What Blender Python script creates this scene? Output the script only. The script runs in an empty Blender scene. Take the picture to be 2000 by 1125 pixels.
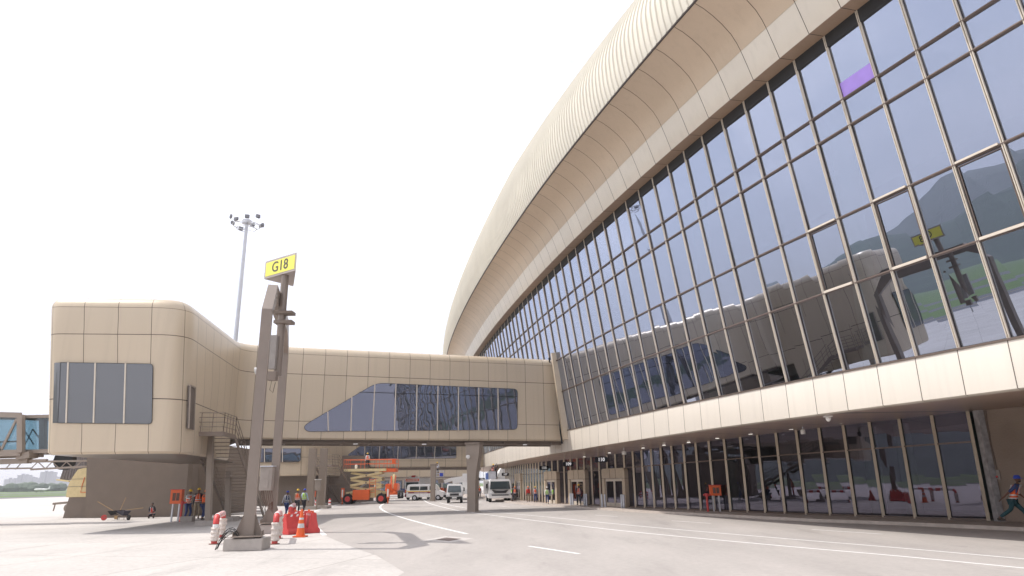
import bpy, bmesh, math, random
from mathutils import Vector, Matrix
random.seed(7)
SC = bpy.context.scene
R = math.radians

# ------------------------------------------------------------------ camera
F = 1333.0; PITCH = math.atan(379/1333.0); ROLL = math.atan(0.0155); CH = 2.15
_f = Vector((0, math.cos(PITCH), math.sin(PITCH)))
_u0 = Vector((0, -math.sin(PITCH), math.cos(PITCH)))
_r = Vector((1, 0, 0))*math.cos(ROLL) - _u0*math.sin(ROLL)
_u = Vector((1, 0, 0))*math.sin(ROLL) + _u0*math.cos(ROLL)
cam = bpy.data.cameras.new('camera'); camo = bpy.data.objects.new('camera', cam)
SC.collection.objects.link(camo); SC.camera = camo
cam.sensor_width = 36; cam.lens = 36*F/2000; cam.clip_end = 20000; cam.clip_start = 0.1
m3 = Matrix((_r, _u, -_f)).transposed()
camo.matrix_world = Matrix.Translation((0, 0, CH)) @ m3.to_4x4()

# ------------------------------------------------------------------ sky and sun
SUN_EL = R(57); SUN_AZ = R(-84)        # azimuth from +Y towards +X: the sun stands to the left, slightly beyond the bridges
world = bpy.data.worlds.new("World"); SC.world = world; world.use_nodes = True
nt = world.node_tree; nt.nodes.clear()
N = nt.nodes.new; L = nt.links.new
out = N('ShaderNodeOutputWorld'); bg = N('ShaderNodeBackground'); L(bg.outputs[0], out.inputs[0])
sky = N('ShaderNodeTexSky'); sky.sky_type = 'NISHITA'; sky.sun_disc = False
sky.sun_elevation = SUN_EL; sky.sun_rotation = SUN_AZ; sky.dust_density = 2.0; sky.air_density = 1.0; sky.altitude = 20
tc = N('ShaderNodeTexCoord'); mp = N('ShaderNodeMapping'); mp.inputs['Scale'].default_value = (1, 1, 2.2)
L(tc.outputs['Generated'], mp.inputs[0])
no = N('ShaderNodeTexNoise'); no.inputs['Scale'].default_value = 2.6; no.inputs['Detail'].default_value = 7; no.inputs['Roughness'].default_value = .55
L(mp.outputs[0], no.inputs['Vector'])
cr = N('ShaderNodeValToRGB'); cr.color_ramp.elements[0].position = .42; cr.color_ramp.elements[1].position = .68
cr.color_ramp.elements[0].color = (.50, .50, .50, 1); cr.color_ramp.elements[1].color = (1, 1, 1, 1)
L(no.outputs['Fac'], cr.inputs[0])
mx = N('ShaderNodeMix'); mx.data_type = 'RGBA'
L(cr.outputs[0], mx.inputs['Factor']); L(sky.outputs[0], mx.inputs['A'])
mx.inputs['B'].default_value = (11.3, 11.3, 11.9, 1)
L(mx.outputs['Result'], bg.inputs['Color']); bg.inputs['Strength'].default_value = 0.14

sl = bpy.data.lights.new('sun', 'SUN'); sl.energy = 3.7; sl.angle = R(0.6); sl.color = (1, .965, .91)
so = bpy.data.objects.new('sun', sl); SC.collection.objects.link(so)
sd = Vector((math.sin(SUN_AZ)*math.cos(SUN_EL), math.cos(SUN_AZ)*math.cos(SUN_EL), math.sin(SUN_EL)))
so.rotation_euler = sd.to_track_quat('Z', 'Y').to_euler(); so.location = (-40, 20, 60)
SC.view_settings.view_transform = 'Standard'; SC.view_settings.look = 'None'
SC.view_settings.exposure = 0.20; SC.view_settings.gamma = 1
SC.cycles.max_bounces = 8; SC.cycles.glossy_bounces = 4; SC.cycles.transparent_max_bounces = 8

# ------------------------------------------------------------------ photo point -> place
def ray(x, y): return _f + _r*((x-1000)/F) - _u*((y-562.5)/F)
CAM = Vector((0, 0, CH))
def G(x, y, z=0.0):
    d = ray(x, y); return CAM + d*((z-CH)/d.z)
def AY(x, y, Y):
    d = ray(x, y); return CAM + d*(Y/d.y)
def PL(x, y, p, n):
    d = ray(x, y); p = Vector(p); n = Vector(n); return CAM + d*((p-CAM).dot(n)/d.dot(n))
def PROJ(p):
    v = Vector(p)-CAM; z = v.dot(_f); return (1000+F*v.dot(_r)/z, 562.5-F*v.dot(_u)/z)
def MPP(p):  # metres per photo pixel at a place
    return (Vector(p)-CAM).dot(_f)/F

# ------------------------------------------------------------------ materials
MATS = {}
def mat(name, col, rough=.6, metal=0.0, var=.12, scale=3.0, bump=0.0, bscale=20.0, spec=.5, emit=None):
    if name in MATS: return MATS[name]
    m = bpy.data.materials.new(name); m.use_nodes = True; t = m.node_tree; p = t.nodes['Principled BSDF']
    n = t.nodes.new('ShaderNodeTexNoise'); n.inputs['Scale'].default_value = scale; n.inputs['Detail'].default_value = 5
    c = t.nodes.new('ShaderNodeTexCoord'); t.links.new(c.outputs['Object'], n.inputs['Vector'])
    mr = t.nodes.new('ShaderNodeMapRange'); mr.inputs['From Min'].default_value = .25; mr.inputs['From Max'].default_value = .75
    mr.inputs['To Min'].default_value = 1-var; mr.inputs['To Max'].default_value = 1+var
    t.links.new(n.outputs['Fac'], mr.inputs[0])
    v = t.nodes.new('ShaderNodeVectorMath'); v.operation = 'SCALE'; v.inputs[0].default_value = col[:3]
    t.links.new(mr.outputs[0], v.inputs['Scale']); t.links.new(v.outputs[0], p.inputs['Base Color'])
    p.inputs['Roughness'].default_value = rough; p.inputs['Metallic'].default_value = metal
    p.inputs['Specular IOR Level'].default_value = spec
    if bump:
        b = t.nodes.new('ShaderNodeBump'); b.inputs['Strength'].default_value = bump; b.inputs['Distance'].default_value = .02
        n2 = t.nodes.new('ShaderNodeTexNoise'); n2.inputs['Scale'].default_value = bscale; n2.inputs['Detail'].default_value = 4
        t.links.new(c.outputs['Object'], n2.inputs['Vector']); t.links.new(n2.outputs['Fac'], b.inputs['Height'])
        t.links.new(b.outputs[0], p.inputs['Normal'])
    if emit:
        p.inputs['Emission Color'].default_value = (*emit[:3], 1); p.inputs['Emission Strength'].default_value = emit[3]
    MATS[name] = m; return m

def panel_mat(name, col, rough=.35, wu=.009, wv=.008, joint=(.09, .065, .05), metal=.15, var=.035, dent=.05):
    """cladding: UV integers are the joints between panels"""
    m = bpy.data.materials.new(name); m.use_nodes = True; t = m.node_tree; p = t.nodes['Principled BSDF']
    n = t.nodes.new; l = t.links.new
    uv = n('ShaderNodeUVMap'); s = n('ShaderNodeSeparateXYZ'); l(uv.outputs[0], s.inputs[0])
    def line(sock, w):
        f = n('ShaderNodeMath'); f.operation = 'FRACT'; l(sock, f.inputs[0])
        a = n('ShaderNodeMath'); a.operation = 'SUBTRACT'; l(f.outputs[0], a.inputs[0]); a.inputs[1].default_value = .5
        b = n('ShaderNodeMath'); b.operation = 'ABSOLUTE'; l(a.outputs[0], b.inputs[0])
        c = n('ShaderNodeMath'); c.operation = 'GREATER_THAN'; l(b.outputs[0], c.inputs[0]); c.inputs[1].default_value = .5-w
        return c.outputs[0]
    mxx = n('ShaderNodeMath'); mxx.operation = 'MAXIMUM'; l(line(s.outputs[0], wu), mxx.inputs[0]); l(line(s.outputs[1], wv), mxx.inputs[1])
    fl = n('ShaderNodeVectorMath'); fl.operation = 'FLOOR'; l(uv.outputs[0], fl.inputs[0])
    wn = n('ShaderNodeTexWhiteNoise'); wn.noise_dimensions = '2D'; l(fl.outputs[0], wn.inputs['Vector'])
    tcn = n('ShaderNodeTexCoord'); mpn = n('ShaderNodeMapping'); mpn.inputs['Scale'].default_value = (1, 1, .25); l(tcn.outputs['Object'], mpn.inputs[0])
    ns = n('ShaderNodeTexNoise'); ns.inputs['Scale'].default_value = .9; ns.inputs['Detail'].default_value = 6; l(mpn.outputs[0], ns.inputs['Vector'])
    ad = n('ShaderNodeMath'); ad.operation = 'MULTIPLY_ADD'; l(wn.outputs['Value'], ad.inputs[0]); ad.inputs[1].default_value = var*2; ad.inputs[2].default_value = 1-var
    a2 = n('ShaderNodeMath'); a2.operation = 'MULTIPLY_ADD'; l(ns.outputs['Fac'], a2.inputs[0]); a2.inputs[1].default_value = .06; l(ad.outputs[0], a2.inputs[2])
    a3 = n('ShaderNodeMath'); a3.operation = 'SUBTRACT'; l(a2.outputs[0], a3.inputs[0]); a3.inputs[1].default_value = .03
    mps = n('ShaderNodeMapping'); mps.inputs['Scale'].default_value = (3.5, 3.5, .12); l(tcn.outputs['Object'], mps.inputs[0])
    st = n('ShaderNodeTexNoise'); st.inputs['Scale'].default_value = 1.0; st.inputs['Detail'].default_value = 5; l(mps.outputs[0], st.inputs['Vector'])
    sr = n('ShaderNodeMapRange'); sr.inputs['From Min'].default_value = .5; sr.inputs['From Max'].default_value = .75; sr.inputs['To Min'].default_value = 1; sr.inputs['To Max'].default_value = .94; l(st.outputs['Fac'], sr.inputs[0])
    a4 = n('ShaderNodeMath'); a4.operation = 'MULTIPLY'; l(a3.outputs[0], a4.inputs[0]); l(sr.outputs[0], a4.inputs[1]); a3 = a4
    v = n('ShaderNodeVectorMath'); v.operation = 'SCALE'; v.inputs[0].default_value = col; l(a3.outputs[0], v.inputs['Scale'])
    mi = n('ShaderNodeMix'); mi.data_type = 'RGBA'; l(mxx.outputs[0], mi.inputs['Factor']); l(v.outputs[0], mi.inputs['A']); mi.inputs['B'].default_value = (*joint, 1)
    l(mi.outputs['Result'], p.inputs['Base Color'])
    p.inputs['Roughness'].default_value = rough; p.inputs['Metallic'].default_value = metal
    b = n('ShaderNodeBump'); b.inputs['Strength'].default_value = dent; b.inputs['Distance'].default_value = .05
    n3 = n('ShaderNodeTexNoise'); n3.inputs['Scale'].default_value = .8; n3.inputs['Detail'].default_value = 1; l(tcn.outputs['Object'], n3.inputs['Vector'])
    l(n3.outputs['Fac'], b.inputs['Height']); l(b.outputs[0], p.inputs['Normal'])
    return m

def glass_mat(name, f0=.47, tint=(.69, .76, .95), see=(.14, .22, .20), wob=.010, wscale=.55, fmax=.95):
    m = bpy.data.materials.new(name); m.use_nodes = True; t = m.node_tree; t.nodes.clear(); n = t.nodes.new; l = t.links.new
    o = n('ShaderNodeOutputMaterial'); mix = n('ShaderNodeMixShader'); tr = n('ShaderNodeBsdfTransparent'); gl = n('ShaderNodeBsdfGlossy')
    tr.inputs[0].default_value = (*see, 1); gl.inputs['Color'].default_value = (*tint, 1); gl.inputs['Roughness'].default_value = .0
    lw = n('ShaderNodeLayerWeight'); lw.inputs['Blend'].default_value = .5; pw = n('ShaderNodeMath'); pw.operation = 'POWER'; pw.inputs[1].default_value = 2.6; l(lw.outputs['Facing'], pw.inputs[0])
    mr = n('ShaderNodeMapRange'); mr.inputs['To Min'].default_value = f0; mr.inputs['To Max'].default_value = fmax; l(pw.outputs[0], mr.inputs[0])
    l(mr.outputs[0], mix.inputs[0]); l(tr.outputs[0], mix.inputs[1]); l(gl.outputs[0], mix.inputs[2]); l(mix.outputs[0], o.inputs[0])
    b = n('ShaderNodeBump'); b.inputs['Strength'].default_value = wob; b.inputs['Distance'].default_value = .3
    tcn = n('ShaderNodeTexCoord'); n3 = n('ShaderNodeTexNoise'); n3.inputs['Scale'].default_value = wscale; n3.inputs['Detail'].default_value = 1.5
    l(tcn.outputs['Object'], n3.inputs['Vector']); l(n3.outputs['Fac'], b.inputs['Height']); l(b.outputs[0], gl.inputs['Normal'])
    return m

BEIGE = (.55, .455, .34)
M_panel = panel_mat('beige_cladding', BEIGE)
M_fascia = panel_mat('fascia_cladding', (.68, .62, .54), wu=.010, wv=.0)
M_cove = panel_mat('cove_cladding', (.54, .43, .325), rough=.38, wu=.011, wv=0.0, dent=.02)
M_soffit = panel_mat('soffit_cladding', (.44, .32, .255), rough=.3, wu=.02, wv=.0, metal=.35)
M_glass = glass_mat('reflective_glass')
M_glass_low = glass_mat('shopfront_glass', f0=.15, tint=(.66, .63, .82), see=(.17, .22, .21), wob=.007, wscale=.7, fmax=.7)
M_mull = mat('champagne_aluminium', (.62, .55, .46), .4, .2, .05)
M_mulld = mat('bronze_aluminium', (.16, .12, .10), .4, .4, .05)
M_dark = mat('dark_gap', (.02, .02, .022), .7)
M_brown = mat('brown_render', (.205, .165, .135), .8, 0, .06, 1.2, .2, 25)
M_steel = mat('taupe_painted_steel', (.29, .24, .20), .5, .1, .05, 2)
M_steel2 = mat('brown_painted_steel', (.22, .175, .145), .5, .15, .06)
M_grey = mat('galvanised_steel', (.55, .56, .60), .45, .5, .08)
M_conc = mat('cast_concrete', (.40, .36, .33), .9, 0, .12, 4, .4, 30)
M_white = mat('white_paint', (.78, .77, .76), .45, 0, .04)
M_wpaint = mat('white_road_paint', (.74, .73, .71), .8, 0, .10, 6)
M_red = mat('red_plastic', (.58, .06, .055), .45, 0, .12, 5)
M_orange = mat('orange_paint', (.75, .13, .03), .45, 0, .08)
M_hiorange = mat('orange_fabric', (.85, .13, .03), .8, 0, .12, 12)
M_higreen = mat('lime_fabric', (.42, .75, .10), .8, 0, .12, 12)
M_navy = mat('navy_fabric', (.025, .035, .10), .85, 0, .15, 12)
M_black = mat('black_rubber', (.02, .02, .02), .75, 0, .1)
M_yellow = mat('yellow_plastic', (.80, .52, .03), .35, 0, .03)
M_blue = mat('blue_plastic', (.03, .07, .50), .35, 0, .03)
M_skin = mat('brown_skin', (.16, .075, .045), .6, 0, .05)
M_cream = mat('cream_paint', (.70, .57, .31), .5, 0, .08, 4)
M_veh_glass = mat('vehicle_glass', (.03, .045, .05), .05, 0, .0, spec=.9)
M_maroon = mat('maroon_paint', (.22, .015, .05), .4)
M_silver = mat('reflective_tape', (.62, .62, .62), .4)
M_plastic = mat('clear_plastic_wrap', (.62, .55, .50), .35, 0, .22, 9, .8, 18)

# ------------------------------------------------------------------ mesh building
def rloc(o):
    v = Vector((0, 0, 0))
    while o: v += o.location; o = o.parent
    return v
class MB:
    def __init__(s): s.v = []; s.f = []; s.uv = {}; s.mi = []
    def add(s, vs, fs, m=0, uvs=None):
        b = len(s.v); s.v += [tuple(v) for v in vs]
        for k, f in enumerate(fs):
            if uvs: s.uv[len(s.f)] = uvs[k]
            s.f.append([b+i for i in f]); s.mi.append(m)
        return s
    def box(s, c, sz, rz=0, m=0, M=None):
        hx, hy, hz = sz[0]/2, sz[1]/2, sz[2]/2
        vs = [Vector((x*hx, y*hy, z*hz)) for x in (-1, 1) for y in (-1, 1) for z in (-1, 1)]
        T = Matrix.Translation(c) @ (M.to_4x4() if M else Matrix.Rotation(rz, 4, 'Z'))
        return s.add([T @ v for v in vs], [(0,1,3,2),(4,6,7,5),(0,4,5,1),(2,3,7,6),(0,2,6,4),(1,5,7,3)], m)
    def bar(s, a, b, w, h=None, m=0, up=(0, 0, 1)):
        a = Vector(a); b = Vector(b); d = (b-a); ln = d.length
        if ln < 1e-6: return s
        d.normalize(); h = h or w; up = Vector(up)
        x = d.cross(up)
        if x.length < 1e-3: x = d.cross(Vector((0, 1, 0)))
        x.normalize(); z = x.cross(d)
        M = Matrix((x, d, z)).transposed()
        return s.box((a+b)/2, (w, ln, h), M=M, m=m)
    def tube(s, pts, r, n=8, m=0, close=False):
        pts = [Vector(p) for p in pts]; rs = r if isinstance(r, (list, tuple)) else [r]*len(pts)
        vs = []; ref = Vector((0, 0, 1))
        for i, p in enumerate(pts):
            d = (pts[min(i+1, len(pts)-1)]-pts[max(i-1, 0)]).normalized()
            x = d.cross(ref)
            if x.length < .05: x = d.cross(Vector((0, 1, 0)))
            x.normalize(); y = d.cross(x)
            for k in range(n):
                a = 2*math.pi*k/n; vs.append(p+(x*math.cos(a)+y*math.sin(a))*rs[i])
        fs = [(i*n+k, i*n+(k+1)%n, (i+1)*n+(k+1)%n, (i+1)*n+k) for i in range(len(pts)-1) for k in range(n)]
        fs += [tuple(range(n))[::-1], tuple((len(pts)-1)*n+k for k in range(n))]
        return s.add(vs, fs, m)
    def lathe(s, prof, c=(0, 0, 0), n=14, m=0, M=None):
        vs = []; T = Matrix.Translation(c) @ (M.to_4x4() if M else Matrix.Identity(4))
        for r, z in prof:
            for k in range(n): a = 2*math.pi*k/n; vs.append(T @ Vector((r*math.cos(a), r*math.sin(a), z)))
        fs = [(i*n+k, i*n+(k+1)%n, (i+1)*n+(k+1)%n, (i+1)*n+k) for i in range(len(prof)-1) for k in range(n)]
        fs += [tuple(range(n))[::-1], tuple((len(prof)-1)*n+k for k in range(n))]
        return s.add(vs, fs, m)
    def prism(s, poly, h0, h1, T=None, m=0):
        """poly in local xz, thickness along local y from h0 to h1"""
        T = T or Matrix.Identity(4); n = len(poly)
        vs = [T @ Vector((x, h0, z)) for x, z in poly]+[T @ Vector((x, h1, z)) for x, z in poly]
        fs = [tuple(range(n)), tuple(range(n, 2*n))[::-1]]+[(i, i+n, (i+1) % n+n, (i+1) % n) for i in range(n)]
        return s.add(vs, fs, m)
    def grid(s, rows, uvs=None, m=0, flip=False):
        nr, nc = len(rows), len(rows[0]); b = []
        for r_ in rows: b += r_
        fs = []; uu = []
        for i in range(nr-1):
            for j in range(nc-1):
                q = [(i, j), (i, j+1), (i+1, j+1), (i+1, j)]
                if flip: q = q[::-1]
                fs.append([a*nc+c for a, c in q])
                if uvs: uu.append([uvs[a][c] for a, c in q])
        return s.add(b, fs, m, uu if uvs else None)
    def sphere(s, c, r, n=10, m=0, sc=(1, 1, 1)):
        prof = [(math.sin(math.pi*i/n), -math.cos(math.pi*i/n)) for i in range(1, n)]
        return s.lathe([(max(a*r, .001), b*r) for a, b in [(.05, -1)]+prof+[(.05, 1)]], c, 2*n, m, Matrix.Diagonal(sc))
    def build(s, name, mats, parent=None, smooth=False, world=True, bevel=0):
        me = bpy.data.meshes.new(name)
        off = rloc(parent) if (parent and world) else Vector((0, 0, 0))
        me.from_pydata([tuple(Vector(v)-off) for v in s.v], [], s.f)
        if not isinstance(mats, (list, tuple)): mats = [mats]
        for mm in mats: me.materials.append(mm)
        me.polygons.foreach_set('material_index', s.mi)
        if s.uv:
            ul = me.uv_layers.new(name='UVMap')
            for p in me.polygons:
                u = s.uv.get(p.index)
                if u:
                    for k, li in enumerate(p.loop_indices): ul.data[li].uv = u[k]
        if smooth:
            me.polygons.foreach_set('use_smooth', [True]*len(me.polygons))
        me.update()
        bm = bmesh.new(); bm.from_mesh(me); bmesh.ops.recalc_face_normals(bm, faces=bm.faces)
        if bevel:
            bmesh.ops.bevel(bm, geom=list(bm.edges), offset=bevel, segments=2, affect='EDGES', clamp_overlap=True)
        bm.to_mesh(me); bm.free()
        if smooth: me.set_sharp_from_angle(angle=R(38))
        o = bpy.data.objects.new(name, me); SC.collection.objects.link(o)
        if parent: o.parent = parent
        return o
def tag(o, label=None, cat=None, group=None, kind=None):
    if label: o['label'] = label
    if cat: o['category'] = cat
    if group: o['group'] = group
    if kind: o['kind'] = kind
    return o
def thing(name, loc, label, cat, group=None, rz=0):
    o = bpy.data.objects.new(name, None); o.empty_display_size = .3; SC.collection.objects.link(o)
    o.location = loc; o.rotation_euler = (0, 0, rz)
    return tag(o, label, cat, group)
def kids(o): return [c for c in bpy.data.objects if c.parent is o]
def copy_tree(o, parent=None):
    c = o.copy(); SC.collection.objects.link(c)
    if parent: c.parent = parent
    for ch in kids(o): copy_tree(ch, c)
    return c
def dup(src, loc, rz=None, label=None, scale=None):
    c = copy_tree(src); c.location = loc
    if rz is not None: c.rotation_euler = (0, 0, rz)
    if label: c['label'] = label
    if scale: c.scale = (scale,)*3
    return c
def text_mesh(body, size, name, m, parent, M, extrude=.006, bold=.0):
    cu = bpy.data.curves.new('t', 'FONT'); cu.body = body; cu.size = size; cu.extrude = extrude; cu.offset = bold
    cu.align_x = 'CENTER'; cu.align_y = 'CENTER'
    ob = bpy.data.objects.new('t', cu); SC.collection.objects.link(ob)
    dg = bpy.context.evaluated_depsgraph_get(); me = bpy.data.meshes.new_from_object(ob.evaluated_get(dg))
    bpy.data.objects.remove(ob); bpy.data.curves.remove(cu)
    me.transform(M); me.name = name; me.materials.clear(); me.materials.append(m)
    o = bpy.data.objects.new(name, me); SC.collection.objects.link(o); o.parent = parent; return o

# ------------------------------------------------------------------ ground materials
def ground_mat(name, col, slab=None, var=.10, stain=.12, sx=1, sy=1, rough=.9, dirt=.16):
    m = bpy.data.materials.new(name); m.use_nodes = True; t = m.node_tree; p = t.nodes['Principled BSDF']; n = t.nodes.new; l = t.links.new
    tcn = n('ShaderNodeTexCoord'); mpn = n('ShaderNodeMapping'); mpn.inputs['Scale'].default_value = (sx, sy, 1); l(tcn.outputs['Object'], mpn.inputs[0])
    a = n('ShaderNodeTexNoise'); a.inputs['Scale'].default_value = .22; a.inputs['Detail'].default_value = 8; a.inputs['Roughness'].default_value = .62; l(mpn.outputs[0], a.inputs['Vector'])
    b = n('ShaderNodeTexNoise'); b.inputs['Scale'].default_value = 6; b.inputs['Detail'].default_value = 5; l(tcn.outputs['Object'], b.inputs['Vector'])
    m1 = n('ShaderNodeMapRange'); m1.inputs['From Min'].default_value = .3; m1.inputs['From Max'].default_value = .7; m1.inputs['To Min'].default_value = 1-stain; m1.inputs['To Max'].default_value = 1+stain*.6; l(a.outputs['Fac'], m1.inputs[0])
    m2 = n('ShaderNodeMapRange'); m2.inputs['From Min'].default_value = .3; m2.inputs['From Max'].default_value = .7; m2.inputs['To Min'].default_value = 1-var; m2.inputs['To Max'].default_value = 1+var; l(b.outputs['Fac'], m2.inputs[0])
    mu = n('ShaderNodeMath'); mu.operation = 'MULTIPLY'; l(m1.outputs[0], mu.inputs[0]); l(m2.outputs[0], mu.inputs[1])
    v = n('ShaderNodeVectorMath'); v.operation = 'SCALE'; v.inputs[0].default_value = col; l(mu.outputs[0], v.inputs['Scale'])
    mp3 = n('ShaderNodeMapping'); mp3.inputs['Scale'].default_value = (.9, .12, 1); mp3.inputs['Rotation'].default_value = (0, 0, R(-12)); l(tcn.outputs['Object'], mp3.inputs[0])
    d1 = n('ShaderNodeTexNoise'); d1.inputs['Scale'].default_value = 1.1; d1.inputs['Detail'].default_value = 6; d1.inputs['Roughness'].default_value = .6; l(mp3.outputs[0], d1.inputs['Vector'])
    r1 = n('ShaderNodeMapRange'); r1.inputs['From Min'].default_value = .56; r1.inputs['From Max'].default_value = .72; r1.inputs['To Min'].default_value = 1; r1.inputs['To Max'].default_value = 1-dirt; l(d1.outputs['Fac'], r1.inputs[0])
    d2 = n('ShaderNodeTexNoise'); d2.inputs['Scale'].default_value = .55; d2.inputs['Detail'].default_value = 9; d2.inputs['Roughness'].default_value = .7; l(tcn.outputs['Object'], d2.inputs['Vector'])
    r2 = n('ShaderNodeMapRange'); r2.inputs['From Min'].default_value = .60; r2.inputs['From Max'].default_value = .70; r2.inputs['To Min'].default_value = 1; r2.inputs['To Max'].default_value = 1-dirt; l(d2.outputs['Fac'], r2.inputs[0])
    mq = n('ShaderNodeMath'); mq.operation = 'MULTIPLY'; l(r1.outputs[0], mq.inputs[0]); l(r2.outputs[0], mq.inputs[1])
    v2 = n('ShaderNodeVectorMath'); v2.operation = 'SCALE'; l(v.outputs[0], v2.inputs[0]); l(mq.outputs[0], v2.inputs['Scale'])
    res = v2.outputs[0]
    if slab:
        br = n('ShaderNodeTexBrick'); br.offset = 0; br.inputs['Scale'].default_value = 1; br.inputs['Mortar Size'].default_value = .02
        br.inputs['Brick Width'].default_value = slab; br.inputs['Row Height'].default_value = slab
        br.inputs['Color1'].default_value = (.97, .97, .97, 1); br.inputs['Color2'].default_value = (1.03, 1.03, 1.03, 1); br.inputs['Mortar'].default_value = (.55, .52, .50, 1)
        mp2 = n('ShaderNodeMapping'); mp2.inputs['Rotation'].default_value = (0, 0, R(14)); l(tcn.outputs['Object'], mp2.inputs[0]); l(mp2.outputs[0], br.inputs['Vector'])
        mm = n('ShaderNodeVectorMath'); mm.operation = 'MULTIPLY'; l(res, mm.inputs[0]); l(br.outputs['Color'], mm.inputs[1]); res = mm.outputs[0]
    l(res, p.inputs['Base Color']); p.inputs['Roughness'].default_value = rough
    bu = n('ShaderNodeBump'); bu.inputs['Strength'].default_value = .25; bu.inputs['Distance'].default_value = .01; l(b.outputs['Fac'], bu.inputs['Height']); l(bu.outputs[0], p.inputs['Normal'])
    return m
M_apron = ground_mat('apron_concrete', (.50, .465, .435), slab=5.0)
M_road = ground_mat('road_concrete', (.40, .365, .34), var=.06, stain=.16, sx=1.6, sy=.45)
M_walk = ground_mat('walkway_concrete', (.42, .36, .32), slab=1.5)
M_kerb = mat('kerb_concrete', (.50, .44, .39), .9, 0, .12, 3)
M_taxi = ground_mat('taxiway_asphalt', (.14, .135, .15), stain=.2)
M_grass = ground_mat('mown_grass', (.10, .16, .035), stain=.25, var=.2)

def sheet(name, pts, z, m, kind='structure'):
    b = MB(); b.add([(p[0], p[1], z) for p in pts], [tuple(range(len(pts)))]); o = b.build(name, m); tag(o, kind=kind)
    if o.data.polygons[0].normal.z < 0: o.data.flip_normals()
    return o
def strip_mesh(a, b_, z):  # two parallel lists of plan points
    mb = MB(); n = len(a)
    mb.add([(p[0], p[1], z) for p in a]+[(p[0], p[1], z) for p in b_], [(i, i+1, n+i+1, n+i) for i in range(n-1)]); return mb

# ------------------------------------------------------------------ terminal plan curves
A0, A1, A2 = 23.9306212, -.454431819, 1.99917199e-3
def cu(Y):
    if Y < 50: return A0+A1*Y+A2*Y*Y
    d = Y-50; return A0+A1*50+A2*2500+(A1+100*A2)*d+.0010*d*d
def du(Y): return A1+2*A2*Y if Y < 50 else A1+100*A2+.0020*(Y-50)
def Wp(Y, off, z):
    s = du(Y); l_ = math.hypot(s, 1); return Vector((cu(Y)-off/l_, Y+off*s/l_, z))
def cl(Y):   # ground floor glass line
    base = 50.840619-1.11709663*Y+6.49005e-3*Y*Y if Y < 56 else None
    if Y < 56: return base
    return max(8.64-.42*(Y-56)+.0012*(Y-56)**2, cu(Y)+1.4) if Y < 80 else cu(Y)+1.4
def cls(Y):
    return max(cl(Y), cu(Y)+1.4)
def lowtop(Y): return 5.05-(Y-32)*.033 if Y < 60 else max(4.126-.004*(Y-60), 3.9)
def fbot(Y): return 4.65-max(0, min(1, (Y-36)/50))*.35
def solve_x(px, py_z, fn, lo, hi):
    best = lo; bd = 1e9; Y = lo
    while Y < hi:
        e = abs(PROJ((fn(Y), Y, py_z))[0]-px)
        if e < bd: bd = e; best = Y
        Y += .02
    return best

# ------------------------------------------------------------------ GROUND
S = 3600
sheet('ground', [(-S, -S), (S, -S), (S, S), (-S, S)], -.03, M_grass)
sheet('apron', [(-128, -400), (120, -400), (120, 420), (-128, 420)], 0, M_apron)
sheet('taxiway', [(-152, -900), (-128, -900), (-128, 900), (-152, 900)], -.012, M_taxi)
sheet('runway', [(-330, -1500), (-285, -1500), (-285, 1500), (-330, 1500)], -.012, M_taxi)
sheet('taxiway', [(-222, -1200), (-200, -1200), (-200, 1200), (-222, 1200)], -.012, M_taxi)
sheet('taxiway_line', [(-140.3, -900), (-139.7, -900), (-139.7, 900), (-140.3, 900)], -.006, mat('yellow_road_paint', (.6, .42, .05), .8))

kerb_px = [(2330, 1058), (2000, 1038), (1800, 1028), (1640, 1021.5), (1560, 1018), (1400, 1009), (1240, 1000.5), (1120, 992.5), (1006, 984), (934, 972.5)]
kerb = [G(x, y) for x, y in kerb_px]
kerb = [Vector((30, 12, 0))]+kerb+[Vector((cu(115)-2.2, 115, 0)), Vector((cu(150)-2.2, 150, 0))]
road_left = [(150, 1600), (560, 1260), (700, 1170), (790, 1118), (735, 1085), (672, 1062), (634, 1046), (614, 1022), (612, 1008), (628, 996), (664, 986), (700, 980), (730, 968), (742, 960)]
rl = [G(x, y) for x, y in road_left]+[Vector((-34, 190, 0))]
road_poly = [(p.x, p.y) for p in rl]+[(-4, 190)]+[(p.x, p.y) for p in kerb[::-1]]+[(30, -2), (rl[0].x, rl[0].y)]
def fill(name, pts, z, m, kind='structure'):
    bm = bmesh.new(); vs = [bm.verts.new((x, y, z)) for x, y in pts]; f = bm.faces.new(vs)
    bmesh.ops.triangulate(bm, faces=[f]); bmesh.ops.recalc_face_normals(bm, faces=bm.faces)
    for q in bm.faces:
        if q.normal.z < 0: q.normal_flip()
    me = bpy.data.meshes.new(name); bm.to_mesh(me); bm.free(); me.materials.append(m)
    o = bpy.data.objects.new(name, me); SC.collection.objects.link(o); tag(o, kind=kind); return o
fill('road', road_poly, .004, M_road)

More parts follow.
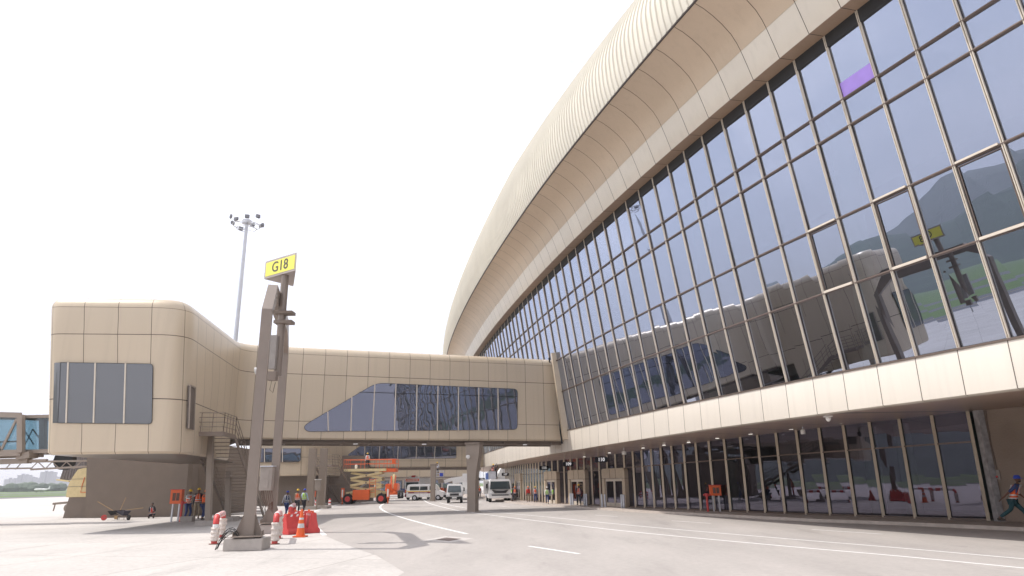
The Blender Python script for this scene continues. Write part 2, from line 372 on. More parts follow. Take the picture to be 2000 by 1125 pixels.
def smooth_pts(P, n=8):
    out_ = []
    for i in range(len(P)-1):
        p0 = P[max(i-1, 0)]; p1 = P[i]; p2 = P[i+1]; p3 = P[min(i+2, len(P)-1)]
        for k in range(n):
            t = k/n
            out_.append(.5*((2*p1)+(p2-p0)*t+(2*p0-5*p1+4*p2-p3)*t*t+(3*p1-p0-3*p2+p3)*t**3))
    out_.append(P[-1]); return out_
def road_line(px, w, name='road_line', pts=None, sm=True):
    P = pts or [G(x, y) for x, y in px]
    if sm and len(P) > 2: P = smooth_pts(P)
    a = []; b = []
    for i, p in enumerate(P):
        d = P[min(i+1, len(P)-1)]-P[max(i-1, 0)]; d.z = 0; d.normalize(); q = Vector((-d.y, d.x, 0))*w/2
        a.append(p+q); b.append(p-q)
    o = strip_mesh(a, b, .008).build(name, M_wpaint); tag(o, kind='structure'); return o
road_line([(634, 1046), (612, 1022), (607, 1006), (622, 996), (664, 985.5)], .22)
road_line([(912, 1043), (840, 1026), (782, 1010), (750, 998), (743, 989), (756, 981), (772, 976)], .20)
road_line([(826, 975), (836, 982), (862, 990), (905, 999), (980, 1009), (1100, 1023.5), (1240, 1039.5), (1500, 1064), (1750, 1086), (2000, 1110), (2300, 1139)], .15)
road_line([(858, 982), (890, 989), (960, 999.5), (1060, 1009), (1240, 1027), (1500, 1049.5), (1750, 1070), (2000, 1092), (2300, 1118)], .13)
road_line([(1033, 1067), (1131, 1082)], .16, sm=False)
road_line([(1163, 1006.3), (1206, 1009.2)], .13, sm=False)
road_line([(1312, 1017.3), (1388, 1022.5)], .13, sm=False)
road_line([(1586, 1034.5), (1724, 1043.5)], .13, sm=False)
road_line([(1014, 992.5), (1032, 994)], .13, sm=False)
road_line([(980, 989), (996, 990.3)], .13, sm=False)
road_line([(690, 991.5), (718, 991.3)], .12, sm=False)
# light patch with the manhole in the road
mh = [G(826, 1056), G(870, 1047.5), G(925, 1052), G(880, 1060.5)]
sheet('manhole_surround', mh, .007, M_apron)
c0 = sum(mh, Vector())/4
mb = MB(); q = [c0+(p-c0)*.5 for p in mh]
mb.add([(p.x, p.y, .0085) for p in q]+[(p.x, p.y, .014) for p in q], [(4, 5, 6, 7), (0, 1, 5, 4), (1, 2, 6, 5), (2, 3, 7, 6), (3, 0, 4, 7)])
for k in (.25, .5, .75):
    a = q[0].lerp(q[1], k); b = q[3].lerp(q[2], k); mb.bar((a.x, a.y, .016), (b.x, b.y, .016), .05, .006)
tag(mb.build('manhole_cover', mat('weathered_iron', (.22, .17, .15), .7, .3)), 'flat brown metal manhole cover set in a pale patch of the road', 'manhole cover')

# pavement in front of the terminal
kk = smooth_pts(kerb, 6)
mb = strip_mesh(kk, [p+Vector((.16, .08, 0)) for p in kk], .15)
n_ = len(kk); mb.add([(p.x, p.y, 0) for p in kk]+[(p.x, p.y, .15) for p in kk], [(i, i+1, n_+i+1, n_+i) for i in range(n_-1)])
tag(mb.build('kerb', M_kerb), kind='structure')
mb = strip_mesh([p+Vector((.16, .08, 0)) for p in kk], [Vector((p.x+34, p.y+6, 0)) for p in kk], .146)
tag(mb.build('pavement', M_walk), kind='structure')

# ------------------------------------------------------------------ TERMINAL
T = thing('terminal_building', (12, 40, 0), 'long curved glass terminal with a sweeping beige ribbed roof', 'building')
ub = [1971,1874,1791,1716,1650,1591,1537.7,1489,1445.5,1406.5,1370,1337.3,1306.7,1279,1253.3,1229,1208.4,1188.6,1170.6,1154,1138.6,1124]
YU = [solve_x(x, 6.2, cu, 14, 70) for x in ub]
sp = 1.62
while YU[0] > 7: YU.insert(0, YU[0]-1.52)
while YU[-1] < 128: YU.append(YU[-1]+1.72)
ZB, ZT, OT = 6.2, 18.85, 1.9       # glass foot, head and outward lean
def gp(Y, z, out_=0.0):           # a point on the sloping glass
    k = (z-ZB)/(ZT-ZB); return Wp(Y, OT*k+out_, z)
rows = [ZB, ZB+3.62, ZB+6.42, ZB+9.62, ZB+10.72, ZT]
# check rows against the photo: transoms on one mullion at y 680, 501.7, 363.7, 203, 151.7, 33
def row_z(px_y, i=None):
    Y = YU[ref]; best = None; bd = 9e9; z = ZB
    while z < ZT+.5:
        e = abs(PROJ(gp(Y, z))[1]-px_y)
        if e < bd: bd = e; best = z
        z += .02
    return best
ref = min(range(len(YU)), key=lambda i: abs(PROJ(gp(YU[i], ZB))[0]-1874))
rows = [ZB]+[row_z(y) for y in (501.7, 363.7, 203, 151.7)]+[ZT]
for i in range(len(YU)-1):        # each bay of the big glazing
    mb = MB()
    ya, yb = YU[i], YU[i+1]
    for j in range(5):
        t1 = random.uniform(-.011, .011); t2 = random.uniform(-.011, .011)
        mb.add([gp(ya, rows[j]+.03, -.04+t1), gp(yb, rows[j]+.03, -.04+t1), gp(yb, rows[j+1]-.03, -.04+t2), gp(ya, rows[j+1]-.03, -.04-t2)], [(0, 1, 2, 3)])
    mb.build('window', M_glass, T)
for i, Y in enumerate(YU):
    s = du(Y); l_ = math.hypot(s, 1); t = Vector((s, 1, 0))/l_
    mb = MB()
    nrm = Vector((-t.y, t.x, 0))
    for dd in (-.031, .031):
        mb.bar(gp(Y, ZB, .03)+t*dd, gp(Y, ZT-.02, .03)+t*dd, .034, .055, up=nrm)
    mb.build('mullion', M_mull, T)
    mb2 = MB(); mb2.bar(gp(Y, ZB, -.02), gp(Y, ZT-.02, -.02), .088, .03, up=nrm)
    if i < 55: mb2.build('mullion_gasket', M_mulld, T)
for j in range(1, 5):
    mb = MB()
    for a, b in zip(YU, YU[1:]):
        mb.bar(gp(a, rows[j], .0), gp(b, rows[j], .0), .10, .085)
        mb.bar(gp(a, rows[j]-.0, .06), gp(b, rows[j], .06), .025, .03)
    mb.build('transom', M_mulld, T)
# opening vents with a pale frame
def vent(i, j):
    mb = MB(); ya, yb = YU[i]+.10, YU[i+1]-.10; z0, z1 = rows[j]+.10, rows[j+1]-.10
    c = [gp(ya, z0, .0), gp(yb, z0, .0), gp(yb, z1, .0), gp(ya, z1, .0)]
    for a, b in zip(c, c[1:]+c[:1]): mb.bar(a, b, .03, .03)
    o = mb.build('vent_frame', M_mulld, T)
    mb = MB(); mb.bar(gp(ya, rows[j]+.03, .08), gp(yb, rows[j]+.03, .08), .06, .09); mb.build('vent_frame', M_mull, T); mb = MB(); mb.bar(gp(ya, rows[j+1]+.03, .08), gp(yb, rows[j+1]+.03, .08), .05, .07); mb.build('vent_frame', M_mull, T)
for k in (-1, 1, 3): 
    if 0 <= ref-1+k: vent(ref-1+k, 1)
# purple film left on one pane
def find(px, py):   # bay under a photo point
    best = None
    for i in range(len(YU)-1):
        for z in [ZB+.25*k for k in range(51)]:
            p = PROJ(gp((YU[i]+YU[i+1])/2, z)); e = abs(p[0]-px)+abs(p[1]-py)
            if best is None or e < best[0]: best = (e, i, z)
    return best[1], best[2]
i, z = find(1678, 163)
mb = MB(); z0 = rows[4]+.05
mb.add([gp(YU[i]+.05, z0, -.03), gp(YU[i+1]-.05, z0, -.03), gp(YU[i+1]-.05, z0+.62, -.03), gp(YU[i]+.05, z0+.62, -.03)], [(0, 1, 2, 3)])
mb.build('protective_film', mat('purple_film', (.42, .28, .80), .25, 0, .05), T)

# fascia below the glass, soffit of the walkway, head of the glass
fy = YU[:]
def ringgrid(name, prof, Ys, m, useg=1.0, vs=None, smooth=True, flip=False, sub=1):
    YY = []; UU = []
    for i in range(len(Ys)-1):
        for k in range(sub): YY.append(Ys[i]+(Ys[i+1]-Ys[i])*k/sub); UU.append(i+k/sub)
    YY.append(Ys[-1]); UU.append(len(Ys)-1)
    rows_ = []; uv = []
    for Y, u in zip(YY, UU):
        pr = prof(Y) if callable(prof) else prof
        rows_.append([Wp(Y, o, z) for o, z in pr]); uv.append([(u*useg, (vs[k] if vs else k*.0+.5)) for k in range(len(pr))])
    return MB().grid(rows_, uv).build(name, m, T, smooth=smooth)
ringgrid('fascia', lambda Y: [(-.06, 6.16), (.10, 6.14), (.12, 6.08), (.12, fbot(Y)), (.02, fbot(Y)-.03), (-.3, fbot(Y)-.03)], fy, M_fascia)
ringgrid('window_sill', [(-.1, 6.20), (.16, 6.18), (.16, 6.12), (-.1, 6.12)], fy, M_mulld)
# soffit between fascia and ground floor glass
rows_ = []; uv = []
for i, Y in enumerate(YU):
    a = Wp(Y, .04, fbot(Y)-.032); rows_.append([a, None]); uv.append(None)
low_px = [1933,1858,1790,1728,1674,1624,1577,1535,1497,1462,1429,1398,1371,1346,1322,1300,1280,1261,1243]
YL = [solve_x(x, .15, cls, 24, 75) for x in low_px]
while YL[-1] < 120: YL.append(YL[-1]+1.25)
LP = [Vector((cls(Y), Y, .146)) for Y in YL]
def outerY(p):  # parameter on the upper curve opposite a ground floor point
    return p.y*.86 if p.y < 40 else p.y-5.6*max(0, 1-(p.y-40)/22)
so_rows = []; so_uv = []
ext = [Vector((26.5, 26.5, 0)), Vector((24, 28.8, 0))]
SP = ext+[Vector((p.x, p.y, 0)) for p in LP]
SO = [10, 18]+[outerY(p) for p in LP]
for k, (p, yo) in enumerate(zip(SP, SO)):
    zt = lowtop(max(p.y, 31)); a = Wp(yo, .04, fbot(yo)-.03)
    so_rows.append([a.lerp(Vector((p.x, p.y, zt)), q/4) for q in range(5)]+[Vector((p.x+.5, p.y+.2, zt))])
    so_uv.append([(k*.5, .5)]*6)
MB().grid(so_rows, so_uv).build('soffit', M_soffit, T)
# ground floor glazing
for i in range(len(LP)-1):
    a, b = LP[i], LP[i+1]; za, zb = lowtop(a.y), lowtop(b.y); mb = MB()
    zm = lambda z: .15+(z-.15)*.715
    for lo, hi in ((lambda z: .2, lambda z: zm(z)-.03), (lambda z: zm(z)+.03, lambda z: z)):
        j1 = random.uniform(-.012, .012)
        mb.add([(a.x+.05+j1, a.y, lo(za)), (b.x+.05-j1, b.y, lo(zb)), (b.x+.05, b.y, hi(zb)), (a.x+.05, a.y, hi(za))], [(0, 1, 2, 3)])
    if i < 61: mb.build('ground_window', M_glass_low, T)
for i, p in enumerate(LP[:62]):
    mb = MB(); mb.box((p.x-.05, p.y, (lowtop(p.y)+.15)/2), (.14, .055, lowtop(p.y)-.15), rz=R(-25)); mb.build('ground_mullion', mat('tan_aluminium', (.50, .42, .32), .4, .2, .05), T)
mb = MB(); mb2 = MB()
for a, b in zip(LP, LP[1:62]):
    za, zb = .15+(lowtop(a.y)-.15)*.715, .15+(lowtop(b.y)-.15)*.715
    mb.bar((a.x, a.y, za), (b.x, b.y, zb), .1, .07); mb2.bar((a.x, a.y, .19), (b.x, b.y, .19), .12, .09)
mb.build('ground_transom', M_mulld, T); mb2.build('ground_sill', M_mulld, T)
# head of glass (dark gap), eave band, cove, roof
ringgrid('dark_head_strip', [(OT-.12, ZT-.55), (OT-.02, ZT-.5), (OT+.02, ZT-.01)], YU, M_dark)
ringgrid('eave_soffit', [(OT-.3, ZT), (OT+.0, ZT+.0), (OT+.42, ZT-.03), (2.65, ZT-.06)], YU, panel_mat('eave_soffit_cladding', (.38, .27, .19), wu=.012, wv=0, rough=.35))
ringgrid('eave_band', [(2.65, ZT-.06), (2.66, ZT-.05), (2.9, 19.5), (3.13, 20.12)], YU, M_fascia, vs=[.5]*4)
cove = [(3.13, 20.13), (3.3, 20.50), (3.55, 20.9), (3.97, 21.32), (4.4, 21.65), (4.85, 21.92), (5.26, 22.08)]
ringgrid('eave_joint_strip', [(3.125, 20.10), (3.10, 20.145)], YU, M_dark)
ringgrid('cove', cove, YU, M_cove, vs=[.5]*7, sub=2)
ringgrid('eave_drip_edge', [(5.26, 22.08), (5.34, 22.06), (5.36, 22.13), (5.30, 22.2)], YU, mat('dark_edge', (.05, .035, .03), .6))
pA = [(5.30, 22.12), (5.42, 22.6), (5.5, 23.3), (5.5, 24.4), (5.0, 26), (4, 27.6), (2, 29.6), (-1, 31.5), (-5, 33), (-12, 35), (-24, 36.5)]
pB = [(5.30, 22.12), (5.5, 22.8), (5.7, 24), (5.6, 26), (5, 28), (4, 29.8), (2, 31.8), (-1, 33.8), (-5, 35.5), (-12, 37), (-24, 38.5)]
def roofprof(Y):
    k = max(0, min(.85, (Y-30)/30)); 
    P = [Vector((a[0], a[1], 0)).lerp(Vector((b[0], b[1], 0)), k) for a, b in zip(pA, pB)]
    return [(p.x, p.y) for p in smooth_pts(P, 3)]
M_roof = mat('pale_seamed_roof', (.68, .64, .55), .5, .1, .05, .5)
rY = []
Y = 6.0
while Y < 126: rY.append(Y); Y += .42
# standing seams: a raised rib on every sheet of roofing
rows_ = []; 
for i, Y in enumerate(rY):
    pr = roofprof(Y); h = .0
    for dy, o_ in ((0, 0), (.27, 0), (.30, .085), (.36, .085), (.39, 0)):
        rows_.append([Wp(Y+dy, o+o_*(.9 if o > 0 else .3), z+(o_*.5)) for o, z in pr])
MB().grid(rows_).build('roof', M_roof, T, smooth=False)
# concrete wall and end column at the right end of the glazing
zt = lowtop(31)
E0 = LP[0]+Vector((.35, -.35, 0))
wall = [E0, E0+Vector((3.0, -3.2, 0)), E0+Vector((14, -16, 0))]
M_cw = mat('plastered_wall', (.30, .235, .19), .9, 0, .10, 1.0, .5, 14)
mb = MB(); mb.grid([[Vector((p.x, p.y, .14)), Vector((p.x, p.y, zt+.5))] for p in wall]); mb.build('plastered_wall', M_cw, T)
mb = MB(); mb.bar(E0+Vector((-.12, .03, 0)), E0+Vector((-.12, .03, zt)), .28, .34); mb.build('column', mat('stained_white_column', (.36, .35, .36), .6, .2, .35, 5, .3, 10), T)
# interior: floors, back wall, columns
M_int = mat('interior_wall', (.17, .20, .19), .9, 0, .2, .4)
mb = MB()
iY = [-10+4*k for k in range(34)]
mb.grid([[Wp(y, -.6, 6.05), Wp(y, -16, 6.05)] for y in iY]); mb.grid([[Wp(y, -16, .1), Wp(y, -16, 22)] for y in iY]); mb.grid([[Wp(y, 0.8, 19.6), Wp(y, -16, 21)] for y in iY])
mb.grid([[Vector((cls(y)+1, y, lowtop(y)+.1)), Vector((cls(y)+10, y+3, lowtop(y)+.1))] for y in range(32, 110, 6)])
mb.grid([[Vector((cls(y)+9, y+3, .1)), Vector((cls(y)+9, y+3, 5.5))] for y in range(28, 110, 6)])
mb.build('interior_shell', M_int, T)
for y in (29, 41, 53, 65): 
    p = Wp(y, -4, 0); mb = MB(); mb.tube([(p.x, p.y, 6), (p.x, p.y, 20)], .5, 12); mb.build('interior_column', mat('teal_white_column', (.40, .50, .48), .7), T, smooth=True)
for (x, y) in ((1720, 1008), (1790, 1010), (1440, 998), (1280, 992)):
    p = G(x, y, .15)*1.0; p = p+(p-CAM).normalized()*3.0; mb = MB(); mb.tube([(p.x, p.y, .1), (p.x, p.y, 5)], .42, 12); mb.build('interior_column', MATS['teal_white_column'], T, smooth=True)

# door portals
def portal(px, h=2.95, w=3.6, dep=.30, name='door_portal'):
    Y = solve_x(px, .15, cls, 30, 110); p = Vector((cls(Y), Y, .146)); q = Vector((cls(Y+1), Y+1, .146)); t = (q-p).normalized(); nn = Vector((-t.y, t.x, 0))
    T4 = Matrix.Translation(p) @ Matrix((( t.x, -nn.x, 0, 0), (t.y, -nn.y, 0, 0), (0, 0, 1, 0), (0, 0, 0, 1)))
    # local x along the wall (away from camera), local y into the building, z up
    P = []
    o = [(-w/2, 0), (-w/2, h-.25), (-w/2+.07, h-.07), (-w/2+.25, h), (w/2-.25, h), (w/2-.07, h-.07), (w/2, h-.25), (w/2, 0)]
    inn = [(w/2-.42, 0), (w/2-.42, h-.78), (-w/2+.42, h-.78), (-w/2+.42, 0)]
    mb = MB(); mb.prism(o[:2]+[(-w/2+.42, h-.25), (-w/2+.42, 0)], -dep, .1, T4); mb.prism([(w/2-.42, 0), (w/2-.42, h-.25)]+o[6:], -dep, .1, T4)
    mb.prism([(-w/2+.42, h-.78), (-w/2+.42, h-.25), (-w/2, h-.25)]+o[2:6]+[(w/2, h-.25), (w/2-.42, h-.25), (w/2-.42, h-.78)], -dep-.003, .1, T4)
    f = mb.build(name, mat('portal_cladding', (.47, .38, .28), .4, .15, .06), T)
    mb = MB()
    for k in (-.45, .45): mb.box(T4 @ Vector((k, -dep-.006, h-.4)), (.03, .03, .74), m=0)
    mb.prism([(-w/2-.01, h-.80), (-w/2-.01, h-.77), (w/2+.01, h-.77), (w/2+.01, h-.80)], -dep-.01, .09, T4); mb.build('joint', M_mulld, f)
    for k in (-1, 1):
        mb = MB(); mb.prism([(k*.04, .02), (k*(w/2-.46), .02), (k*(w/2-.46), h-.95), (k*.04, h-.95)], -dep+.14, -dep+.16, T4); d_ = mb.build('door_leaf', M_glass_low, f)
        mb = MB()
        for x0, x1, z0, z1 in ((.03, .11, 0, h-.9), (w/2-.5, w/2-.42, 0, h-.9), (.11, w/2-.5, 0, .3), (.11, w/2-.5, h-1.0, h-.9)):
            mb.prism([(k*x0, z0), (k*x1, z0), (k*x1, z1), (k*x0, z1)], -dep+.10, -dep+.19, T4)
        mb.build('door_frame', M_mull, d_)
    mb = MB(); mb.prism([(-w/2+.42, h-.9), (w/2-.42, h-.9), (w/2-.42, h-.78), (-w/2+.42, h-.78)], -dep+.1, -dep+.4, T4); mb.build('lintel', M_mull, f)
    return T4
PT = [portal(1206), portal(1133, w=3.4), portal(1081, w=3.0), portal(1016), portal(966)]
# lamps sunk in the soffit
def soff(px, py):   # a place on the soffit under a photo point
    best = None
    for r_ in so_rows[:-4]:
        for k in range(0, 5):
            p = r_[k]; q = PROJ(p); e = (q[0]-px)**2+(q[1]-py)**2
            if best is None or e < best[0]: best = (e, p)
    d = ray(px, py); z = best[1].z
    return CAM+d*((z-CH)/d.z)
for x, y in [(1895, 798), (1753, 813), (1640, 826), (1545, 838), (1466, 847.5), (1401, 856), (1345, 864), (1297, 869.5), (1256, 875), (1190, 884.5), (1163, 888.5), (1141, 892.3), (1121, 895.3)]:
    p = soff(x, y); mb = MB(); mb.lathe([(.12, -.03), (.12, -.005), (.09, .03)], p, 12); mb.build('soffit_lamp', mat('lamp_diffuser', (.8, .78, .72), .5, emit=(1, .95, .85, .6)), T)

def gate_sign(px0, px1, py0, py1, Y, txt, rest):
    a = AY((px0+px1)/2, (py0+py1)/2, Y); w = (px1-px0)*MPP(a); h = (py1-py0)*MPP(a)*.98
    t = thing('gate_sign', (a.x, a.y, a.z-h/2), 'black hanging gate board reading %s in white, %s' % (txt, rest), 'sign', 'gate number boards under the walkway soffit')
    T4 = Matrix.Translation(a); mb = MB(); r_ = h*.16
    poly = [(-w/2+r_, -h/2), (w/2-r_, -h/2), (w/2, -h/2+r_), (w/2, h/2-r_), (w/2-r_, h/2), (-w/2+r_, h/2), (-w/2, h/2-r_), (-w/2, -h/2+r_)]
    mb.prism(poly, -.06, .06, T4); mb.build('board', mat('sign_black', (.010, .010, .012), .85, spec=.1), t)
    text_mesh(txt, h*.86, 'number', mat('sign_white', (.9, .9, .9), .5), t, Matrix.Translation((0, -.065, h/2)) @ Matrix.Rotation(R(90), 4, 'X'), bold=.010)
    mb = MB()
    for k in (-w*.3, w*.3): mb.tube([(a.x+k, a.y, a.z+h/2), (a.x+k, a.y, 4.35)], .018, 6)
    mb.build('hanger', M_mulld, t)
gate_sign(1162, 1186.5, 892.5, 903, 47, '110', 'the largest and nearest of the row')
gate_sign(1099.5, 1120.5, 902, 911, 55, '109', 'between the 110 board and the 108 board')
gate_sign(1053.5, 1071.5, 910, 918, 62, '108', 'just left of the 109 board')
gate_sign(980, 994, 923.5, 929.5, 76, '107', 'above the white bucket truck')
gate_sign(935, 947, 933.5, 938.5, 90, '106', 'smallest, beside the big flared column')

# ------------------------------------------------------------------ PIER BUILDINGS AND FIXED BRIDGES
def bevel_path(P, rad, n=7):
    out_ = [P[0]]
    for i in range(1, len(P)-1):
        r_ = rad[i]
        if r_ <= 0: out_.append(P[i]); continue
        a = (P[i-1]-P[i]).normalized(); b = (P[i+1]-P[i]).normalized(); ang = a.angle(b); d = r_/math.tan(ang/2)
        p0 = P[i]+a*d; p1 = P[i]+b*d
        for k in range(n+1):
            t = k/n; out_.append(p0*(1-t)**2+P[i]*2*t*(1-t)+p1*t*t)
    out_.append(P[-1]); return out_
def pier(pars, label, near):
    """end box, side wall and bridge as one clad tube; pars are plan corners and levels"""
    (LB, LF, RF, IC, BE, BB, IB), zt, zb_end, zb_br, usp, hl = pars
    root = thing('gate_pier', (RF[0], RF[1], 0), label, 'building', 'gate piers with fixed bridges crossing the road')
    V = lambda p: Vector((p[0], p[1], 0))
    sdir = (V(RF)-V(IC)).normalized()
    pts = [V(LB), V(LF), V(RF), V(IC)+sdir*1.75, V(IC)+sdir*1.65, V(IC), V(BE)]
    path = bevel_path(pts, [0, .9, 1.5, 0, 0, 1.6, 0])
    # running length for joints: reset at each plan corner
    cum = [0]
    for a, b in zip(path, path[1:]): cum.append(cum[-1]+(b-a).length)
    def lean(p, z):
        k = max(0.0, min(1.0, (V(IC).y-p.y)/(V(IC).y-V(RF).y))); f = .085*k+.06*k*max(0, min(1, (V(RF).x-p.x)/6)); return -f*(z-zb_end-0.3)*(1 if near else .6)
    ic_len = cum[min(range(len(path)), key=lambda i: (path[i]-V(IC)).length)]
    step_len = cum[min(range(len(path)), key=lambda i: (path[i]-(V(IC)+sdir*1.65)).length)]-.02
    def zlow(s_):  return zb_end if s_ < step_len else zb_br
    prof = []
    hs = [0]+hl+[zt-.55]
    rowsP = []; rowsU = []
    zc = [(0, -1)]
    for i, p in enumerate(path):
        d = (path[min(i+1, len(path)-1)]-path[max(i-1, 0)]); d.normalize(); nn = Vector((-d.y, d.x, 0))   # inward/back
        zl = zlow(cum[i]); u = cum[i]/usp+.15
        col = []; uc = []
        levels = [(zl, .12, 0), (zl+.12, 0, 0)]+[(h, 0, None) for h in hl if h > zl+.2]+[(zt-.62, 0, 0), (zt-.38, .06, 0), (zt-.15, .22, 0), (zt-.03, .45, 0), (zt, .75, 0)]
        full = [zl, zl+.12]+hl+[zt-.62, zt-.38, zt-.15, zt-.03, zt]; ins = [.12, 0]+[0]*len(hl)+[0, .06, .22, .45, .8]
        vv = [.0+.03, .06]+[1+k for k in range(len(hl))]+[len(hl)+1, len(hl)+1.2, len(hl)+1.4, len(hl)+1.6, len(hl)+1.8]
        for z, o, v_ in zip(full, ins, vv):
            z = max(z, zl+.1) if z not in (zl,) else z
            q = p+nn*o; col.append(Vector((q.x+lean(p, z), q.y, z))); uc.append((u, v_))
        rowsP.append(col); rowsU.append(uc)
    flip = False
    mb = MB(); mb.grid(rowsP, rowsU); shell = mb.build('cladding', M_panel, root, smooth=True)
    # roof, underside, back
    top = [r_[-1] for r_ in rowsP]; bot = [r_[0] for r_ in rowsP]; back = [V(BB), V(IB)]
    def cap(loop, z, name, m):
        bm = bmesh.new(); vs = []
        for q in loop: vs.append(bm.verts.new((q.x-root.location.x, q.y-root.location.y, q.z)))
        f = bm.faces.new(vs); bmesh.ops.triangulate(bm, faces=[f]); me = bpy.data.meshes.new(name); bm.to_mesh(me); bm.free(); me.materials.append(m)
        o = bpy.data.objects.new(name, me); SC.collection.objects.link(o); o.parent = root
    cap(top+[Vector((q.x, q.y, zt)) for q in back], zt, 'roof', M_plain)
    k_ic = next(i for i in range(len(path)) if cum[i] >= step_len)
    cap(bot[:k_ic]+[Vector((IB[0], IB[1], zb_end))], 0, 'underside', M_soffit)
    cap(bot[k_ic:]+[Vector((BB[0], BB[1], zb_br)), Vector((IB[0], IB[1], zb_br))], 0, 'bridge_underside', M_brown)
    bk = [V(BE), V(BB), V(IB), V(LB)]
    bl = [0]
    for a, b in zip(bk, bk[1:]): bl.append(bl[-1]+(b-a).length)
    mb = MB(); mb.grid([[Vector((q.x, q.y, zb_br if i < 3 else zb_end)), Vector((q.x, q.y, zt))] for i, q in enumerate(bk)], [[(bl[i]/usp, 0), (bl[i]/usp, 3)] for i in range(4)])
    mb.build('rear_cladding', M_panel, root)
    return root, V, lean

M_win = mat('dark_pier_glass', (.05, .055, .07), .03, .0, 0, spec=1.0)
def dark_glass(name, col, f0=.25, tint=(.75, .76, .95)):
    m = bpy.data.materials.new(name); m.use_nodes = True; t = m.node_tree; t.nodes.clear(); n = t.nodes.new; l = t.links.new
    o = n('ShaderNodeOutputMaterial'); mix = n('ShaderNodeMixShader'); d = n('ShaderNodeBsdfDiffuse'); gl = n('ShaderNodeBsdfGlossy')
    d.inputs[0].default_value = (*col, 1); gl.inputs['Color'].default_value = (*tint, 1); gl.inputs['Roughness'].default_value = .01
    lw = n('ShaderNodeLayerWeight'); lw.inputs['Blend'].default_value = .5; pw = n('ShaderNodeMath'); pw.operation = 'POWER'; pw.inputs[1].default_value = 3; l(lw.outputs['Facing'], pw.inputs[0]); mr = n('ShaderNodeMapRange'); mr.inputs['To Min'].default_value = f0; mr.inputs['To Max'].default_value = .8
    l(pw.outputs[0], mr.inputs[0]); l(mr.outputs[0], mix.inputs[0]); l(d.outputs[0], mix.inputs[1]); l(gl.outputs[0], mix.inputs[2]); l(mix.outputs[0], o.inputs[0])
    b = n('ShaderNodeBump'); b.inputs['Strength'].default_value = .03; b.inputs['Distance'].default_value = .3
    tcn = n('ShaderNodeTexCoord'); n3 = n('ShaderNodeTexNoise'); n3.inputs['Scale'].default_value = .6; n3.inputs['Detail'].default_value = 2
    l(tcn.outputs['Object'], n3.inputs['Vector']); l(n3.outputs['Fac'], b.inputs['Height']); l(b.outputs[0], gl.inputs['Normal'])
    return m
M_pglass = dark_glass('pier_window_glass', (.055, .06, .07), .20)
M_eglass = dark_glass('grey_end_glass', (.12, .12, .125), .13, (.8, .82, .85))
M_plain = mat('beige_sheet', BEIGE, .45, .1, .04)

def face_window(root, pts, n, mull_px, thick=.05, plane=None, name='window', leaf=True, hbar=None):
    """pts: outline on a wall plane (world); n: outward normal; rounded by caller"""
    n = Vector(n).normalized(); k = len(pts); mb = MB()
    a = [p+n*.015 for p in pts]; b = [p+n*thick for p in pts]
    mb.add(a+b, [tuple(range(k, 2*k))]+[(i, (i+1) % k, (i+1) % k+k, i+k) for i in range(k)])
    w = mb.build(name, M_pglass, root)
    for (p, q) in mull_px: mb = MB(); mb.bar(p+n*(thick+.02), q+n*(thick+.02), .07, .05, up=n); mb.build('frame', M_mull, w)
    mb = MB()
    for p, q in zip(b, b[1:]+b[:1]): mb.bar(p, q, .022, .02, up=n)
    if hbar:
        for p, q in hbar: mb.bar(p+n*(thick+.005), q+n*(thick+.005), .05, .02, up=n)
    mb.build('gasket', M_dark, w)
    return w
def round_px(poly, r, n=4):
    P = [Vector((x, y, 0)) for x, y in poly]; out_ = []
    for i in range(len(P)):
        a = (P[i-1]-P[i]); b = (P[(i+1) % len(P)]-P[i]); rr = r[i] if isinstance(r, list) else r
        if rr == 0: out_.append(P[i]); continue
        p0 = P[i]+a.normalized()*min(rr, a.length*.45); p1 = P[i]+b.normalized()*min(rr, b.length*.45)
        for k in range(n+1):
            t = k/n; out_.append(p0*(1-t)**2+P[i]*2*t*(1-t)+p1*t*t)
    return [(p.x, p.y) for p in out_]

Rb = Vector((4.9, 58.2)); Lb = Vector((-19.6, 49.0))
RFc = (-17.2, 36.2); LFc = (-24.0, 35.4)
bd = (Rb-Lb).normalized(); bn = Vector((bd.y, -bd.x))      # bn points to the camera side
bk_ = Vector((-bn.x, -bn.y))
P1 = ((LFc[0]-1.4, 53), LFc, RFc, tuple(Lb), tuple(Rb), tuple(Rb+bk_*4.4), tuple(Lb+bk_*4.4))
def zat(px, py, p):      # height of the wall at plan point p seen at a photo row
    d = ray(px, py); t = p[1]/d.y; return CH+d.z*t
z_top = zat(330, 580, RFc); z_bot = zat(310, 886, RFc); zb_br = zat(1104, 862, Rb)
hl1 = [zat(330, 779, RFc), zat(330, 654, RFc)]
z_top = .95*z_top+.05*zat(480, 681, Lb)
pier1, VV, lean1 = pier((P1, z_top, z_bot, zb_br, 1.62, hl1), 'nearest beige clad gate pier, rounded end at left, bridge meeting the terminal', True)
# bridge window
bp = (Lb.x, Lb.y, 0); bn3 = (bn.x, bn.y, 0)
def BW(x, y): return PL(x, y, bp, bn3)
poly = [(733, 748), (1010, 760), (1009, 839), (596, 843), (598, 829), (700, 762)]
poly = [(735, 748), (1010.5, 760), (1010, 839), (598, 843), (592, 832)]
rp = round_px(poly, [16, 8, 8, 12, 14])
ml = []
for xt, yt, xb in ((640, 804, 641), (687, 775, 685), (732, 750, 727), (773, 750, 770), (814, 752, 812.5), (855, 754, 853.5), (895, 756, 894.5), (934.5, 757.5, 934.5), (972, 759, 972.5)):
    ml.append((BW(xt, yt), BW(xb, 842)))
face_window(pier1, [BW(x, y) for x, y in rp], bn3, ml, hbar=[(BW(702, 766), BW(1009, 775))])
